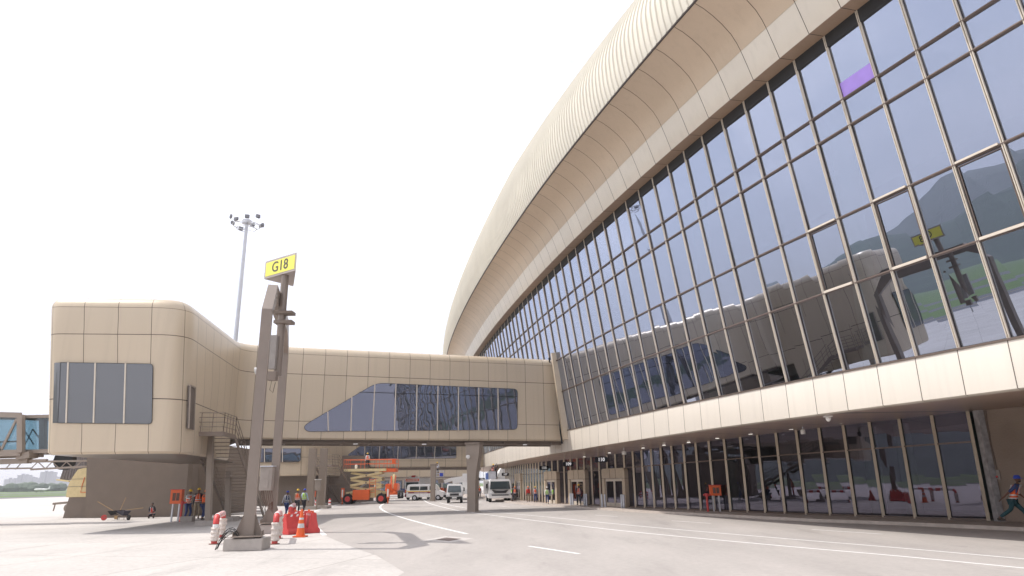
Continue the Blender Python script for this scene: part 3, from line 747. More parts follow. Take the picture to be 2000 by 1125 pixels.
# end window: follows the end face
en = Vector((RFc[0]-LFc[0], RFc[1]-LFc[1], 0)).normalized(); enn = Vector((en.y, -en.x, 0))
def EW(x, y):
    p = PL(x, y, (RFc[0], RFc[1], 0), enn); return p
poly = round_px([(119, 708), (299, 711), (297, 828), (113.5, 826)], [0, 7, 7, 0])
ml = [(EW(134, 708), EW(130, 826)), (EW(187, 709), EW(183.5, 826)), (EW(246, 710), (EW(242.5, 827)))]
ew_ = face_window(pier1, [EW(x, y) for x, y in poly], enn, ml, thick=.025); ew_.data.materials[0] = M_eglass
# curved corner pane of the end window
mb = MB(); r0 = []
c_pts = [(131, 708), (127, 826)]
pa = [EW(119, 708)-enn*.01, EW(113.5, 826)-enn*.01]
cols = []
for k in range(7):
    t = k/6; off = Vector((-.92*math.sin(t*math.pi/2)*1.0, .95*(1-math.cos(t*math.pi/2)), 0))
    cols.append([q+off+enn*.02 for q in pa])
mb.grid(cols); mb.grid([[c+enn*-.03 for c in cc] for cc in cols]); mb.build('corner_window', M_eglass, pier1, smooth=True)
# door in the side wall
sd_ = (Vector((Lb.x, Lb.y, 0))-Vector((RFc[0], RFc[1], 0))).normalized(); sn = Vector((sd_.y, -sd_.x, 0))
def SW(x, y): return PL(x, y, (RFc[0], RFc[1], 0), sn)
d0 = SW(374, 838); 
def shell_x(p):   # push onto the leaning wall
    return Vector((p.x+lean1(Vector((p.x, p.y, 0)), p.z), p.y, p.z))
mb = MB(); zf = d0.z
c = [shell_x(d0+Vector((0, 0, z))+sd_*s_)+sn*.04 for s_, z in ((-.45, 0), (.55, 0), (.55, 2.3), (-.45, 2.3))]
mb.add(c+[q-sn*.1 for q in c], [(0, 1, 2, 3), (0, 1, 5, 4), (1, 2, 6, 5), (2, 3, 7, 6), (3, 0, 4, 7)])
dr = mb.build('door', mat('door_brown', (.11, .085, .07), .5), pier1)
mb = MB()
for a, b in ((0, 3), (3, 2), (2, 1)): mb.bar(c[a]+sn*.02, c[b]+sn*.02, .08, .06, up=sn)
mb.build('door_frame', M_steel, dr)
# closing piece where the bridge meets the terminal
q = Vector((Rb.x, Rb.y, 0)); mb = MB()
for (w0, zz, dx) in ((.28, z_top-.2, 0),): 
    a = Wp(58.0, .15, zb_br-.2); b = Wp(58.0, 1.05, z_top+.1); mb.bar(a+Vector((-.15, -.1, 0)), b+Vector((-.15, -.1, 0)), .1, .12)
mb.build('bridge_gasket', M_dark, pier1)
mb = MB(); a = Wp(57.1, .25, zb_br+.1); b = Wp(57.1, 1.05, z_top+.35); mb.bar(a, b, .30, .45); mb.build('bridge_collar', M_plain, pier1)
# service beam and lamps under the bridge
mb = MB(); u0 = Vector((Lb.x, Lb.y, zb_br-.14)); u1 = Vector((Rb.x, Rb.y, zb_br-.14))
ib = Vector((bk_.x, bk_.y, 0))
mb.bar(u0+ib*.9, u1+ib*.9-Vector((bd.x, bd.y, 0))*.6, .16, .26); mb.bar(u0+ib*3.4, u1+ib*3.4-Vector((bd.x, bd.y, 0))*.6, .16, .26)
for k in range(12):
    p = u0.lerp(u1, (k+.6)/12.4); mb.bar(p+ib*.5, p+ib*3.8, .10, .14)
mb.tube([u0+ib*.45+Vector((0, 0, -.05)), u1+ib*.45+Vector((-1, 0, -.05))], .05, 6)
mb.build('under_beam', M_steel2, pier1)
for k in (.32, .52, .68, .84):
    p = u0.lerp(u1, k)+ib*.35; mb = MB(); mb.box(p+Vector((0, 0, -.14)), (.32, .16, .08)); mb.build('bridge_lamp', M_white, pier1)
# block under the pier end
bl0 = G(168, 1011); Yb = G(260, 1010.5).y
X0 = (168-1000)/F*Yb*1.09; X0 = AY(168, 1000, Yb).x; X1 = AY(367, 1000, Yb).x
mb = MB(); cxs = [(X0, Yb), (X1-.25, Yb), (X1, Yb+.25), (X1-1.2, Yb+13), (X0-1.2, Yb+13)]
z_blk = zat(200, 876, (0, Yb)); mb.grid([[Vector((x, y, 0)), Vector((x-(.65 if x < X1-3 else .15), y, z_blk))] for x, y in cxs+[cxs[0]]]); 
mb.build('base_wall', M_brown, pier1)
# inner rear wall behind the stairs, with boxes and a pipe
mb = MB(); xr_ = AY(436, 960, Yb+3).x; pw = [(X1-.3, Yb+1.5), (xr_, Yb+3), (xr_, Yb+9)]
mb.grid([[Vector((x, y, 0)), Vector((x, y, zb_br if i else z_bot+.02))] for i, (x, y) in enumerate(pw)]); mb.build('rear_wall', M_brown, pier1)

# flared column carrying the bridge
def flared_column(cx, cy, w, d, ztop_, flare, label, rz=0):
    t = thing('bridge_column', (cx, cy, 0), label, 'column', 'steel columns under the bridges')
    T4 = Matrix.Translation((cx, cy, 0)) @ Matrix.Rotation(rz, 4, 'Z')
    n = 9; left = []; right = []
    for k in range(n+1):
        z = ztop_*k/n; f = max(0, (z/ztop_-.42)/.58); f = f*f*(3-2*f)
        left.append((-w/2-flare*.35*f, z)); right.append((w/2+flare*f, z))
    mb = MB(); mb.prism(left+right[::-1], -d/2, d/2, T4); mb.build('shaft', M_steel, t, bevel=.0)
    mb = MB(); mb.box(T4 @ Vector((0, 0, .03)), (w+.3, d+.3, .05), rz=rz); mb.build('base_plate', M_conc, t)
    mb = MB(); mb.box(T4 @ Vector((flare*.3, 0, ztop_+.0)), (w+flare*1.6, d*1.25, .16), rz=rz); mb.build('cap_plate', M_steel2, t)
    return t, T4
cb = PL(922, 998, (0, 52.6, 0), (0, 1, 0)); cb = AY(923, 985, 53.6)
ct, cT = flared_column(cb.x, 54.0, .66, .66, zb_br-.30, .36, 'taupe flared column in the road, largest, holding the nearest bridge', rz=R(-20))
mb = MB(); p = AY(914, 893, 53.2); mb.lathe([(.05, .16), (.15, .12), (.16, .0), (.10, -.10), (.02, -.14)], p, 12); tag(mb.build('dome_camera', M_white, smooth=True), 'small white dome camera fixed to the large flared column', 'camera')

# second pier and the further ones
def px_pier(corner_px, Yc, wpx, IC_px, Yi, BE_px, Ye, top_px, bot_px, bb_px, label):
    rf = AY(corner_px, 940, Yc); lf = AY(corner_px-wpx, 940, Yc-.6); ic = AY(IC_px, 930, Yi); be = AY(BE_px, 930, Ye)
    zt_ = 10.6; zb_e = zat(corner_px, bot_px, rf); zbb = zat(BE_px, bb_px, be)
    b2 = (Vector((be.x, be.y))-Vector((ic.x, ic.y))).normalized(); kb = Vector((-b2.y, b2.x))
    P = ((lf.x-2, Yc+15), (lf.x, lf.y), (rf.x, rf.y), (ic.x, ic.y), (be.x, be.y), (be.x+kb.x*4.4, be.y+kb.y*4.4), (ic.x+kb.x*4.4, ic.y+kb.y*4.4))
    r_, v_, l__ = pier((P, zt_, zb_e, zbb, 2.62, [zb_e+2.0, zb_e+4.4]), label, False)
    return r_, rf, ic, be, b2
pier2, rf2, ic2, be2, b22 = px_pier(600, 78, 108, 672, 92, 946, 103, 600, 929, 912.5, 'second beige gate pier with its dark bridge window, seen under the nearest bridge')
n2 = Vector((b22.y, -b22.x, 0)); 
def B2(x, y): return PL(x, y, ic2, n2)
poly = round_px([(716, 862), (891, 862), (891, 895), (680, 897.5), (678, 889)], [0, 0, 4, 6, 6])
face_window(pier2, [B2(x, y) for x, y in poly], n2, [(B2(x+2, 863), B2(x, 896)) for x in (711, 740, 776, 812, 848)])
e2n = Vector((0.06, -1, 0)).normalized()
poly = round_px([(500, 876), (588, 876), (587, 902), (500, 903)], [0, 0, 5, 0])
face_window(pier2, [PL(x, y, rf2+Vector((0, -.4, 0)), e2n) for x, y in poly], e2n, [(PL(x, 876, rf2+Vector((0, -.4, 0)), e2n), PL(x, 903, rf2+Vector((0, -.4, 0)), e2n)) for x in (517, 552)])
zb2 = zat(600, 929, rf2)
p0 = AY(498, 980, 80); p1 = AY(601, 980, 80)
mb = MB(); mb.grid([[Vector((x, y, 0)), Vector((x, y, zb2+.02))] for x, y in ((p0.x-4, 80), (p1.x, 80), (p1.x-.5, 92))]); mb.grid([[Vector((x, y, 0)), Vector((x, y, zb2+2.6))] for x, y in ((p1.x-.5, 90), (p1.x+4.0, 92), (p1.x+4, 97))]); mb.build('base_wall', M_brown, pier2)
mb = MB(); c1 = AY(690, 915, 96); mb.bar(Vector((ic2.x, ic2.y+.6, zat(946, 912.5, be2)-.2)), Vector((be2.x-.6, be2.y+.3, zat(946, 912.5, be2)-.2)), .3, .3); mb.build('under_beam', M_steel2, pier2)
col2 = AY(845.5, 962, 88); flared_column(col2.x, 88, .52, .45, zat(845, 908, col2), .12, 'dark straight taupe column standing before the striped minibus', rz=R(-10))
for (x, w, yb, Y, nm) in ((606, .62, 992, 66, 'tall pale column left of the far staircase'), (628, .62, 990, 68, 'tall pale column in front of the far staircase')):
    p = AY(x, 970, Y); t = thing('bridge_column', (p.x, p.y, 0), nm, 'column', 'steel columns under the bridges')
    zz = zat(x, 876, p)
    mb = MB(); mb.box((p.x, p.y, zz/2), (w, w, zz)); mb.build('shaft', M_steel, t); mb = MB(); mb.box((p.x, p.y, .14), (1.6, 1.6, .28)); mb.build('plinth', M_conc, t)

def far_bridge(xl, xr, Yl, Yr, ybot, h, label, win=False):
    a = AY(xl, 930, Yl); b = AY(xr, 930, Yr); z0 = zat((xl+xr)/2, ybot, (a+b)/2)
    t = thing('far_bridge', (a.x, a.y, 0), label, 'bridge', 'further enclosed bridges')
    d = (b-a); d.z = 0; ln = d.length; d.normalize(); nn = Vector((-d.y, d.x, 0)); n = int(ln/2.6)
    rows_ = [[Vector((a.x, a.y, 0))+d*(ln*k/n)+Vector((0, 0, z)) for z in (z0, z0+h)] for k in range(n+1)]
    mb = MB(); mb.grid(rows_, [[(k+.5, .1), (k+.5, 1.9)] for k in range(n+1)]); mb.grid([[q+nn*4 for q in r_] for r_ in rows_]); mb.grid([[r_[0], r_[0]+nn*4] for r_ in rows_]); mb.grid([[r_[1], r_[1]+nn*4] for r_ in rows_])
    mb.build('cladding', M_panel, t)
    if win:
        mb = MB(); o_ = -nn*.04
        mb.add([rows_[1][0]+Vector((0, 0, h*.42))+o_, rows_[-2][0]+Vector((0, 0, h*.42))+o_, rows_[-2][0]+Vector((0, 0, h*.75))+o_, rows_[1][0]+Vector((0, 0, h*.75))+o_], [(0, 1, 2, 3)]); w = mb.build('window', M_pglass, t)
        mb = MB()
        for r_ in rows_[1:-1]: mb.bar(r_[0]+Vector((0, 0, h*.42))-nn*.08, r_[0]+Vector((0, 0, h*.75))-nn*.08, .12, .08, up=nn)
        mb.build('frame', M_mull, w)
    mb = MB(); mb.bar(rows_[0][0]+Vector((0, 0, -.15)), rows_[-1][0]+Vector((0, 0, -.15)), .25, .3); mb.build('under_beam', M_steel2, t)
    return t
far_bridge(700, 926, 122, 138, 931.5, 6.0, 'third enclosed bridge, a thin beige band with slit windows above the parked vehicles', True)
far_bridge(725, 915, 158, 172, 935.5, 6.5, 'fourth enclosed bridge, lowest and farthest beige band')
# end of the terminal wing closing the view down the road
ea = AY(735, 960, 186); eb = AY(935, 960, 200)
t = thing('far_wing', (ea.x, ea.y, 0), 'distant glazed terminal wing closing the road beyond the bridges', 'building')
d = (eb-ea).normalized(); d.z = 0; ln = (Vector((eb.x, eb.y))-Vector((ea.x, ea.y))).length
mb = MB(); mb.grid([[Vector((ea.x, ea.y, 0))+d*ln*k/8+Vector((0, 0, z)) for z in (0, 3.6)] for k in range(9)]); mb.build('window', M_pglass, t)
mb = MB(); mb.grid([[Vector((ea.x, ea.y, 0))+d*ln*k/14+Vector((0, -.2, z)) for z in (3.6, 12)] for k in range(15)], [[(k, .2), (k, 1.8)] for k in range(15)]); mb.build('wall', M_panel, t)
for k in range(9):
    p = Vector((ea.x, ea.y, 0))+d*ln*k/8; mb = MB(); mb.bar(p+Vector((0, -.3, 0)), p+Vector((0, -.3, 3.6)), .5, .5); mb.build('column', M_steel, t)
for x, Y in ((801, 150), (740, 140), (712, 125), (893, 150)):
    p = AY(x, 960, Y); t = thing('bridge_column', (p.x, p.y, 0), {801: 'thin distant column beyond the orange boom lift', 740: 'thin distant column just right of the scissor lift', 712: 'thin distant column half hidden behind the scissor lift', 893: 'thin distant column behind the pickup truck'}[x], 'column', 'steel columns under the bridges')
    mb = MB(); mb.box((p.x, p.y, 2.2), (.7, .7, 4.4)); mb.box((p.x, p.y, .1), (1.2, 1.2, .2)); mb.build('shaft', M_steel, t)

# ------------------------------------------------------------------ OUTSIDE STAIRS
def stairs(P0, d, w, z_hi, run, label, mid=.48, nsteps=24, landing=2.2):
    """P0 top outer landing centre, d descending direction (unit plan)"""
    root = thing('steel_staircase', (P0.x, P0.y, 0), label, 'staircase', 'steel stairs beside the gate piers')
    d = Vector((d[0], d[1], 0)).normalized(); n = Vector((d.y, -d.x, 0))   # n: to the right of travel
    tr = MB(); st = MB(); rl_ = MB()
    zc = z_hi; p = Vector((P0.x, P0.y, 0))
    L0 = p-d*landing/2; L1 = p+d*landing/2
    mbl = MB(); mbl.bar(L0+Vector((0, 0, zc-.06)), L1+Vector((0, 0, zc-.06)), w, .08)
    for s_ in (-1, 1): mbl.bar(L0+n*s_*w/2+Vector((0, 0, zc-.13)), L1+n*s_*w/2+Vector((0, 0, zc-.13)), .06, .24)
    mbl.bar(L0-n*w/2+Vector((0, 0, zc-.13)), L0+n*w/2+Vector((0, 0, zc-.13)), .06, .24)
    mbl.build('landing', M_steel2, root)
    n1 = int(nsteps*mid); n2_ = nsteps-n1; dz = z_hi/(nsteps+1); dx = (run-1.2)/(nsteps)
    cur = L1.copy(); z = zc
    def flight(cur, z, k):
        s0 = cur.copy(); z0 = z
        for i in range(k):
            cur = cur+d*dx; z -= dz
            tr.bar(cur-n*(w/2-.03)+Vector((0, 0, z)), cur+n*(w/2-.03)+Vector((0, 0, z)), .27, .035)
        cur2 = cur+d*dx*.5
        for s_ in (-1, 1):
            a = s0+n*s_*w/2+Vector((0, 0, z0-.14)); b = cur2+n*s_*w/2+Vector((0, 0, z-dz*.5-.08)); st.bar(a, b, .05, .26)
            h = Vector((0, 0, 1.05)); u = Vector((0, 0, .14))
            for f in (1.0, .66, .36): rl_.tube([a+u+h*f, b+u+h*f], .022, 6)
            m_ = 5
            for q in range(m_+1): c = a.lerp(b, q/m_); rl_.tube([c, c+u+h], .022, 6)
        return cur, z
    cur, z = flight(cur, z, n1)
    ml_ = MB(); ml_.bar(cur+Vector((0, 0, z-dz)), cur+d*1.2+Vector((0, 0, z-dz)), w, .08)
    ml_.build('half_landing', M_steel2, root)
    hp = cur+d*.6; z -= dz; cur = cur+d*1.2
    cur, z = flight(cur, z, n2_)
    # railing round the landing
    for f in (1.0, .75, .5, .25):
        h = Vector((0, 0, zc+1.05*f))
        rl_.tube([L1-n*w/2*0+n*w/2+h, L0+n*w/2+h, L0-n*w/2+h], .022, 6)
    for q in range(5):
        c = (L1+n*w/2).lerp(L0+n*w/2, q/4); rl_.tube([c+Vector((0, 0, zc)), c+Vector((0, 0, zc+1.05))], .022, 6)
        c = (L0+n*w/2).lerp(L0-n*w/2, q/4); rl_.tube([c+Vector((0, 0, zc)), c+Vector((0, 0, zc+1.05))], .022, 6)
    tr.build('treads', M_steel2, root); st.build('stringers', M_steel2, root); rl_.build('railing', M_steel2, root)
    return root, L0, L1, n, hp, z_hi
zl_ = zf
PS = AY(404, 850, 40.6); PS = Vector((PS.x, PS.y, 0))
std = Vector((-.135, 1, 0)).normalized()
s1, L0, L1, sn1, hp, _ = stairs(PS, std, 2.5, zat(412, 846, PS), 10.2, 'brown steel staircase down from the side door of the nearest pier', landing=2.6)
for (x, yb, Y, w, ztop_) in ((409, 1000, 41.4, .30, zat(409, 852, (0, 41.4))), (446, 990, 46.5, .30, zat(446, 920, (0, 46.5)))):
    p = AY(x, 1000, Y); mb = MB(); mb.bar((p.x, p.y, 0), (p.x-.12*ztop_*.6, p.y, ztop_), w, .3, up=(0, 1, 0)); mb.build('post', M_steel, s1); mb = MB(); mb.box((p.x, p.y, .14), (1.1, 1.1, .28)); mb.build('plinth', M_conc, s1)
PS2 = AY(632, 907, 76); s2, *_ = stairs(Vector((PS2.x, PS2.y, 0)), Vector((.02, 1, 0)), 2.6, zat(632, 908, PS2), 11, 'distant brown steel staircase beside the second pier, behind the tall columns', landing=2.4)

M_gantry = mat('gantry_paint', (.235, .19, .16), .35, .1, .06, 2)
# ------------------------------------------------------------------ GANTRY WITH THE GATE SIGN
g0 = G(486, 1046, .0); g0.z = 0; g1 = G(529, 1020, 0)
g0 = AY(486, 1030, 25.6); g1 = AY(531, 1010, 34.2)
gd = Vector((g1.x-g0.x, g1.y-g0.y, 0)); gl_ = gd.length; gd.normalize(); gn = Vector((gd.y, -gd.x, 0))
gt = thing('sign_gantry', (g0.x, g0.y, 0), 'tall taupe steel portal gantry with two legs, standing left of the road', 'gantry')
zk = zat(525, 605, g0); zb_ = zk+1.35
wl, dl = .38, .36
def leg(p, s_, nm):
    mb = MB(); T4 = Matrix.Translation((p.x, p.y, 0)) @ Matrix(((gd.x*s_, gn.x, 0, 0), (gd.y*s_, gn.y, 0, 0), (0, 0, 1, 0), (0, 0, 0, 1)))
    # local x: towards the other leg, y: across
    mb.prism([(-dl/2, .40), (dl/2, .40), (dl/2, zk-.1), (-dl/2, zk)], -wl/2, wl/2, T4); a = mb.build(nm, M_gantry, gt)
    mb = MB()
    for y in (-1, 1):
        for x in (-.22, .22): mb.prism([(x-.012, .47), (x+.012, .47), (x+.012, 1.15), (x-.012, 1.15)], y*wl/2, y*(wl/2+.02), T4)
        mb.add([T4 @ Vector((-.02, y*wl/2, 1.2)), T4 @ Vector((-.02, y*(wl/2+.30), .47)), T4 @ Vector((-.02, y*wl/2, .47)), T4 @ Vector((.02, y*wl/2, 1.2)), T4 @ Vector((.02, y*(wl/2+.30), .47)), T4 @ Vector((.02, y*wl/2, .47))], [(0, 1, 2), (3, 5, 4), (0, 3, 4, 1), (1, 4, 5, 2)])
    mb.box(T4 @ Vector((0, 0, .46)), (1.2, 1.0, .03), rz=math.atan2(gd.y, gd.x))
    for x in (-.45, -.15, .15, .45):
        for y in (-.52, .52): mb.tube([T4 @ Vector((x*.8, y*.9, .46)), T4 @ Vector((x*.8, y*.9, .62))], .018, 6)
    mb.build('base_plate', M_steel2, gt)
    mb = MB(); mb.box((p.x, p.y, .2), (1.32, 1.1, .40), rz=R(4)); mb.build('plinth', M_conc, gt, bevel=.02)
leg(g0, 1, 'leg'); leg(g1, -1, 'leg')
T4 = Matrix.Translation((g0.x, g0.y, 0)) @ Matrix(((gd.x, gn.x, 0, 0), (gd.y, gn.y, 0, 0), (0, 0, 1, 0), (0, 0, 0, 1)))
mb = MB(); o_ = .26
mb.prism([(-dl/2, zk), (dl/2, zk-.1), (1.5, zb_-.62), (gl_-1.5, zb_-.62), (gl_-dl/2, zk-.1), (gl_+dl/2, zk), (gl_-1.2, zb_), (1.2, zb_)], -wl/2+.002, wl/2-.002, T4)
mb.build('beam', M_gantry, gt)
# pole with the sign box, its equipment
sp_ = Vector((g0.x, g0.y, 0))+gd*(gl_*.42)
sp_ = Vector((g0.x, g0.y, 0))+gd*(gl_*.28)+gn*.42
ppx = AY(549, 640, sp_.y); sp_.x = ppx.x
sg = thing('gate_number_sign', (sp_.x, sp_.y, 0), 'yellow triangular box sign reading G18 high on a pole on the gantry', 'sign')
zs0 = zat(550, 537, sp_); zs1 = zat(550, 500, sp_)
mb = MB(); mb.tube([(sp_.x, sp_.y, zat(540, 735, sp_)), (sp_.x, sp_.y, zs0+.1)], .16, 14); mb.build('pole', M_gantry, sg, smooth=True)
mb = MB()
for yy in (612, 630): z = zat(556, yy, sp_); mb.box((sp_.x+.12, sp_.y, z), (.75, .5, .12))
mb.build('bracket', M_steel2, sg)
A = AY(517, 530, 28.6); B = AY(578.5, 510, 27.4); Cc = B.copy()
hh = zs1-zs0
A.z = B.z = 0; Cc = AY(574, 545, 29.8); Cc.z = 0; zA0, zA1 = zat(517, 546, A), zat(517, 512, A)
zB0, zB1 = zat(577, 527, B), zat(577, 492, B); zz0 = (zA0+zB0)/2; zz1 = (zA1+zB1)/2
tri = [A, B, Cc]
mb = MB(); mb.add([p+Vector((0, 0, zz0)) for p in tri]+[p+Vector((0, 0, zz1)) for p in tri], [(0, 1, 4, 3), (1, 2, 5, 4), (2, 0, 3, 5), (0, 1, 2), (3, 4, 5)])
mb.build('box', mat('sign_frame_grey', (.42, .37, .35), .5, .2), sg)
M_yel = mat('sign_yellow', (.86, .80, .14), .5, 0, .03)
for (a, b, ttl) in ((A, B, 1), (B, Cc, 1), (Cc, A, 1)):
    dr_ = (b-a).normalized(); nn = Vector((dr_.y, -dr_.x, 0)); ln = (b-a).length
    mb = MB(); m_ = .09
    c = [a+dr_*m_+nn*.012+Vector((0, 0, zz0+m_)), b-dr_*m_+nn*.012+Vector((0, 0, zz0+m_)), b-dr_*m_+nn*.012+Vector((0, 0, zz1-m_)), a+dr_*m_+nn*.012+Vector((0, 0, zz1-m_))]
    mb.add(c+[q-nn*.02 for q in c], [(0, 1, 2, 3), (0, 1, 5, 4), (1, 2, 6, 5), (2, 3, 7, 6), (3, 0, 4, 7)]); face = mb.build('face', M_yel, sg)
    mc = (a+b)/2+nn*.016+Vector((0, 0, (zz0+zz1)/2))-rloc(sg)
    MM = Matrix.Translation(mc) @ Matrix(((dr_.x, 0, nn.x, 0), (dr_.y, 0, nn.y, 0), (0, 1, 0, 0), (0, 0, 0, 1)))
    text_mesh('G18', (zz1-zz0)*.80, 'lettering', mat('sign_letter_grey', (.10, .09, .08), .6), face, MM, bold=.006)
# docking display box and cables on the pole
vp = Vector((sp_.x, sp_.y, 0)); z0 = zat(536, 730, sp_); z1 = zat(536, 665, sp_)
ds = thing('docking_sensor', (vp.x-.1, vp.y, z0), 'slim grey sensor box with a lamp head and loose cables on the gantry pole', 'sensor')
mb = MB(); mb.box((vp.x-.14, vp.y-.28, (z0+z1)/2+.15), (.26, .22, (z1-z0))); mb.build('housing', mat('sensor_grey', (.30, .27, .25), .5), ds)
mb = MB(); mb.box((vp.x-.08, vp.y-.30, z0-.15), (.34, .30, .36)); mb.build('lamp_head', M_steel2, ds)
mb = MB(); mb.tube([(vp.x-.1, vp.y-.3, z0-.3), (vp.x-.16, vp.y-.3, z0-.7), (vp.x-.02, vp.y-.3, z0-.82), (vp.x+.05, vp.y-.3, z0-.4)], .012, 5); mb.build('cable', M_black, ds)
p = AY(502, 722, g0.y+.4); mb = MB(); mb.lathe([(.03, 0), (.06, .08), (.13, .24), (.14, .26), (.02, .22)], p+Vector((.2, 0, 0)), 12, M=Matrix.Rotation(R(-100), 3, 'Y')); mb.box(p+Vector((.25, 0, .0)), (.2, .04, .04)); tag(mb.build('horn_speaker', M_white, smooth=True), 'white horn fixed high on the near leg of the gantry', 'speaker')
# electrical cabinet on the rear leg
p = AY(521, 940, 33.6); ec = thing('electrical_cabinet', (p.x, p.y, 0), 'grey electrical cabinet strapped to the rear gantry leg', 'cabinet')
h = zat(521, 912, p)-zat(521, 958, p); zc_ = zat(521, 935, p); w = 24*MPP(p)
mb = MB(); mb.box((p.x, p.y, zc_), (w, .35, h)); mb.build('casing', mat('cabinet_grey', (.30, .26, .23), .5), ec, bevel=.015)
mb = MB(); mb.box((p.x, p.y-.02, zc_+h/2+.03), (w+.1, .45, .05)); mb.build('rain_hood', M_grey, ec)
mb = MB(); mb.box((p.x, p.y-.19, zc_+h*.2), (w*.5, .02, h*.3)); mb.build('door', MATS['cabinet_grey'], ec); mb = MB(); mb.box((p.x, p.y-.19, zc_-h*.25), (w*.5, .02, h*.3)); mb.build('door', MATS['cabinet_grey'], ec)
mb = MB()
for k in range(6): mb.tube([(p.x-.2+k*.09, p.y, zc_-h/2), (p.x-.1+k*.1, p.y-.1, zc_-h/2-.4), (p.x+.1+k*.06, p.y, zc_-h/2-.75-.05*k), (p.x+.35, p.y, zc_-h/2-.5)], .014, 5)
mb.build('cables', mat('brown_cable', (.12, .06, .04), .6), ec)

# coil of cable at the foot
p = g0+Vector((-.42, -.3, 0)); p.z = 0; mb = MB()
for k in range(9):
    a0 = random.uniform(-.3, .3); pts = []
    for i in range(9):
        t = i/8; pts.append((p.x-.55+t*.75+random.uniform(-.02, .02), p.y+a0*.4, .04+.50*math.sin(t*math.pi)**.8*(.5+.06*k)+t*.42))
    mb.tube(pts, .010, 5)
tag(mb.build('cable_coil', M_black), 'loose black cables arching to the ground at the foot of the near gantry leg', 'cable')

# ------------------------------------------------------------------ FLOODLIGHT MAST
mp_ = AY(462, 930, 70.6); top = PL(486, 432, (0, mp_.y, 0), (0, 1, 0)); 
fm = thing('floodlight_mast', (mp_.x, mp_.y, 0), 'tall pale grey floodlight mast rising behind the nearest pier', 'floodlight mast')
zT_ = top.z; xm = PL(470, 560, (0, mp_.y, 0), (0, 1, 0)).x
mb = MB(); mb.tube([(xm, mp_.y, 0), (xm, mp_.y, zT_)], [.27, .17], 14); mb.build('mast', M_grey, fm, smooth=True)
mb = MB(); rr = 1.45
ring = [(xm+rr*math.cos(a*math.pi/8), mp_.y+rr*math.sin(a*math.pi/8), zT_-.5) for a in range(17)]; mb.tube(ring, .05, 6)
ring2 = [(xm+.7*rr*math.cos(a*math.pi/8), mp_.y+.7*rr*math.sin(a*math.pi/8), zT_-.9) for a in range(17)]; mb.tube(ring2, .04, 6)
for a in range(6): an = a*math.pi/3; mb.tube([(xm, mp_.y, zT_-.2), (xm+rr*math.cos(an), mp_.y+rr*math.sin(an), zT_-.5)], .04, 6)
mb.lathe([(.5, -.3), (.5, .1), (.2, .25)], (xm, mp_.y, zT_), 12); mb.tube([(xm, mp_.y, zT_), (xm, mp_.y, zT_+2.2)], .02, 5)
mb.build('ring', M_grey, fm)
for a in range(9):
    an = a*2*math.pi/9+.2; q = Vector((xm+(rr+.25)*math.cos(an), mp_.y+(rr+.25)*math.sin(an), zT_-.35+.3*(a % 3))); mb = MB()
    mb.box(q, (.48, .24, .34), rz=an+R(90)); mb.box(q+Vector((0, 0, -.20)), (.4, .16, .05), rz=an+R(90)); mb.build('floodlight', mat('lamp_housing', (.20, .20, .22), .5, .2), fm, bevel=.02)
mb = MB(); mb.lathe([(.12, 0), (.14, .2), (.1, .38), (.02, .42)], (xm+1.3, mp_.y, zT_+.35), 10); mb.build('warning_lamp', mat('red_lamp', (.6, .03, .03), .3), fm)


# ------------------------------------------------------------------ HILLS, FAR CITY, BEYOND THE APRON
from mathutils import noise as NZ
def hill(name, r0, az0, az1, hfun, m, depth=500):
    rows_ = []; n = 90
    for k in range(n+1):
        az = R(az0+(az1-az0)*k/n); h = hfun(az0+(az1-az0)*k/n); row = []
        for q in range(7):
            t = q/6; rr_ = r0+depth*t; hh_ = h*math.sin(min(1, t*1.35)*math.pi/2)*(1+.12*NZ.noise(Vector((k*.35, q*.8, r0))))
            row.append(Vector((rr_*math.sin(az), rr_*math.cos(az), max(-3, hh_-3))))
        rows_.append(row)
    o = MB().grid(rows_).build(name, m, smooth=False); tag(o, kind='structure'); return o
M_hill = ground_mat('wooded_hillside', (.055, .085, .055), stain=.35, var=.1, sx=.05, sy=.05)
def hf(a):
    e = max(0, min(1, (-54-a)/8))
    return e*(70+70*NZ.noise(Vector((a*.09, 3, 1)))+95*math.exp(-((a+86)/9)**2)+45*math.exp(-((a+112)/14)**2)+60*math.exp(-((a+70)/5)**2))
hill('hills', 1150, -52, -150, hf, M_hill)
hill('far_hills', 2300, -50, -150, lambda a: max(0, min(1, (-52-a)/8))*(150+120*NZ.noise(Vector((a*.07, 9, 4)))+150*math.exp(-((a+84)/12)**2)), M_hill, 700)
M_ftree = mat('far_foliage', (.09, .12, .08), .9, 0, .4, .02)
mb = MB(); 
for k in range(150):
    az = R(-58+k*.17+random.uniform(-.05, .05)); d = random.uniform(900, 1020); h = random.uniform(5, 10)
    mb.sphere((d*math.sin(az), d*math.cos(az), h*.45), h*.6, 4, sc=(1.6, 1, 1))
o = mb.build('far_tree_belt', M_ftree); tag(o, 'hazy belt of far trees at the edge of the airfield', 'tree belt', kind='stuff')
M_city = panel_mat('far_apartment_block', (.42, .38, .42), wu=.16, wv=.2, joint=(.20, .20, .24))
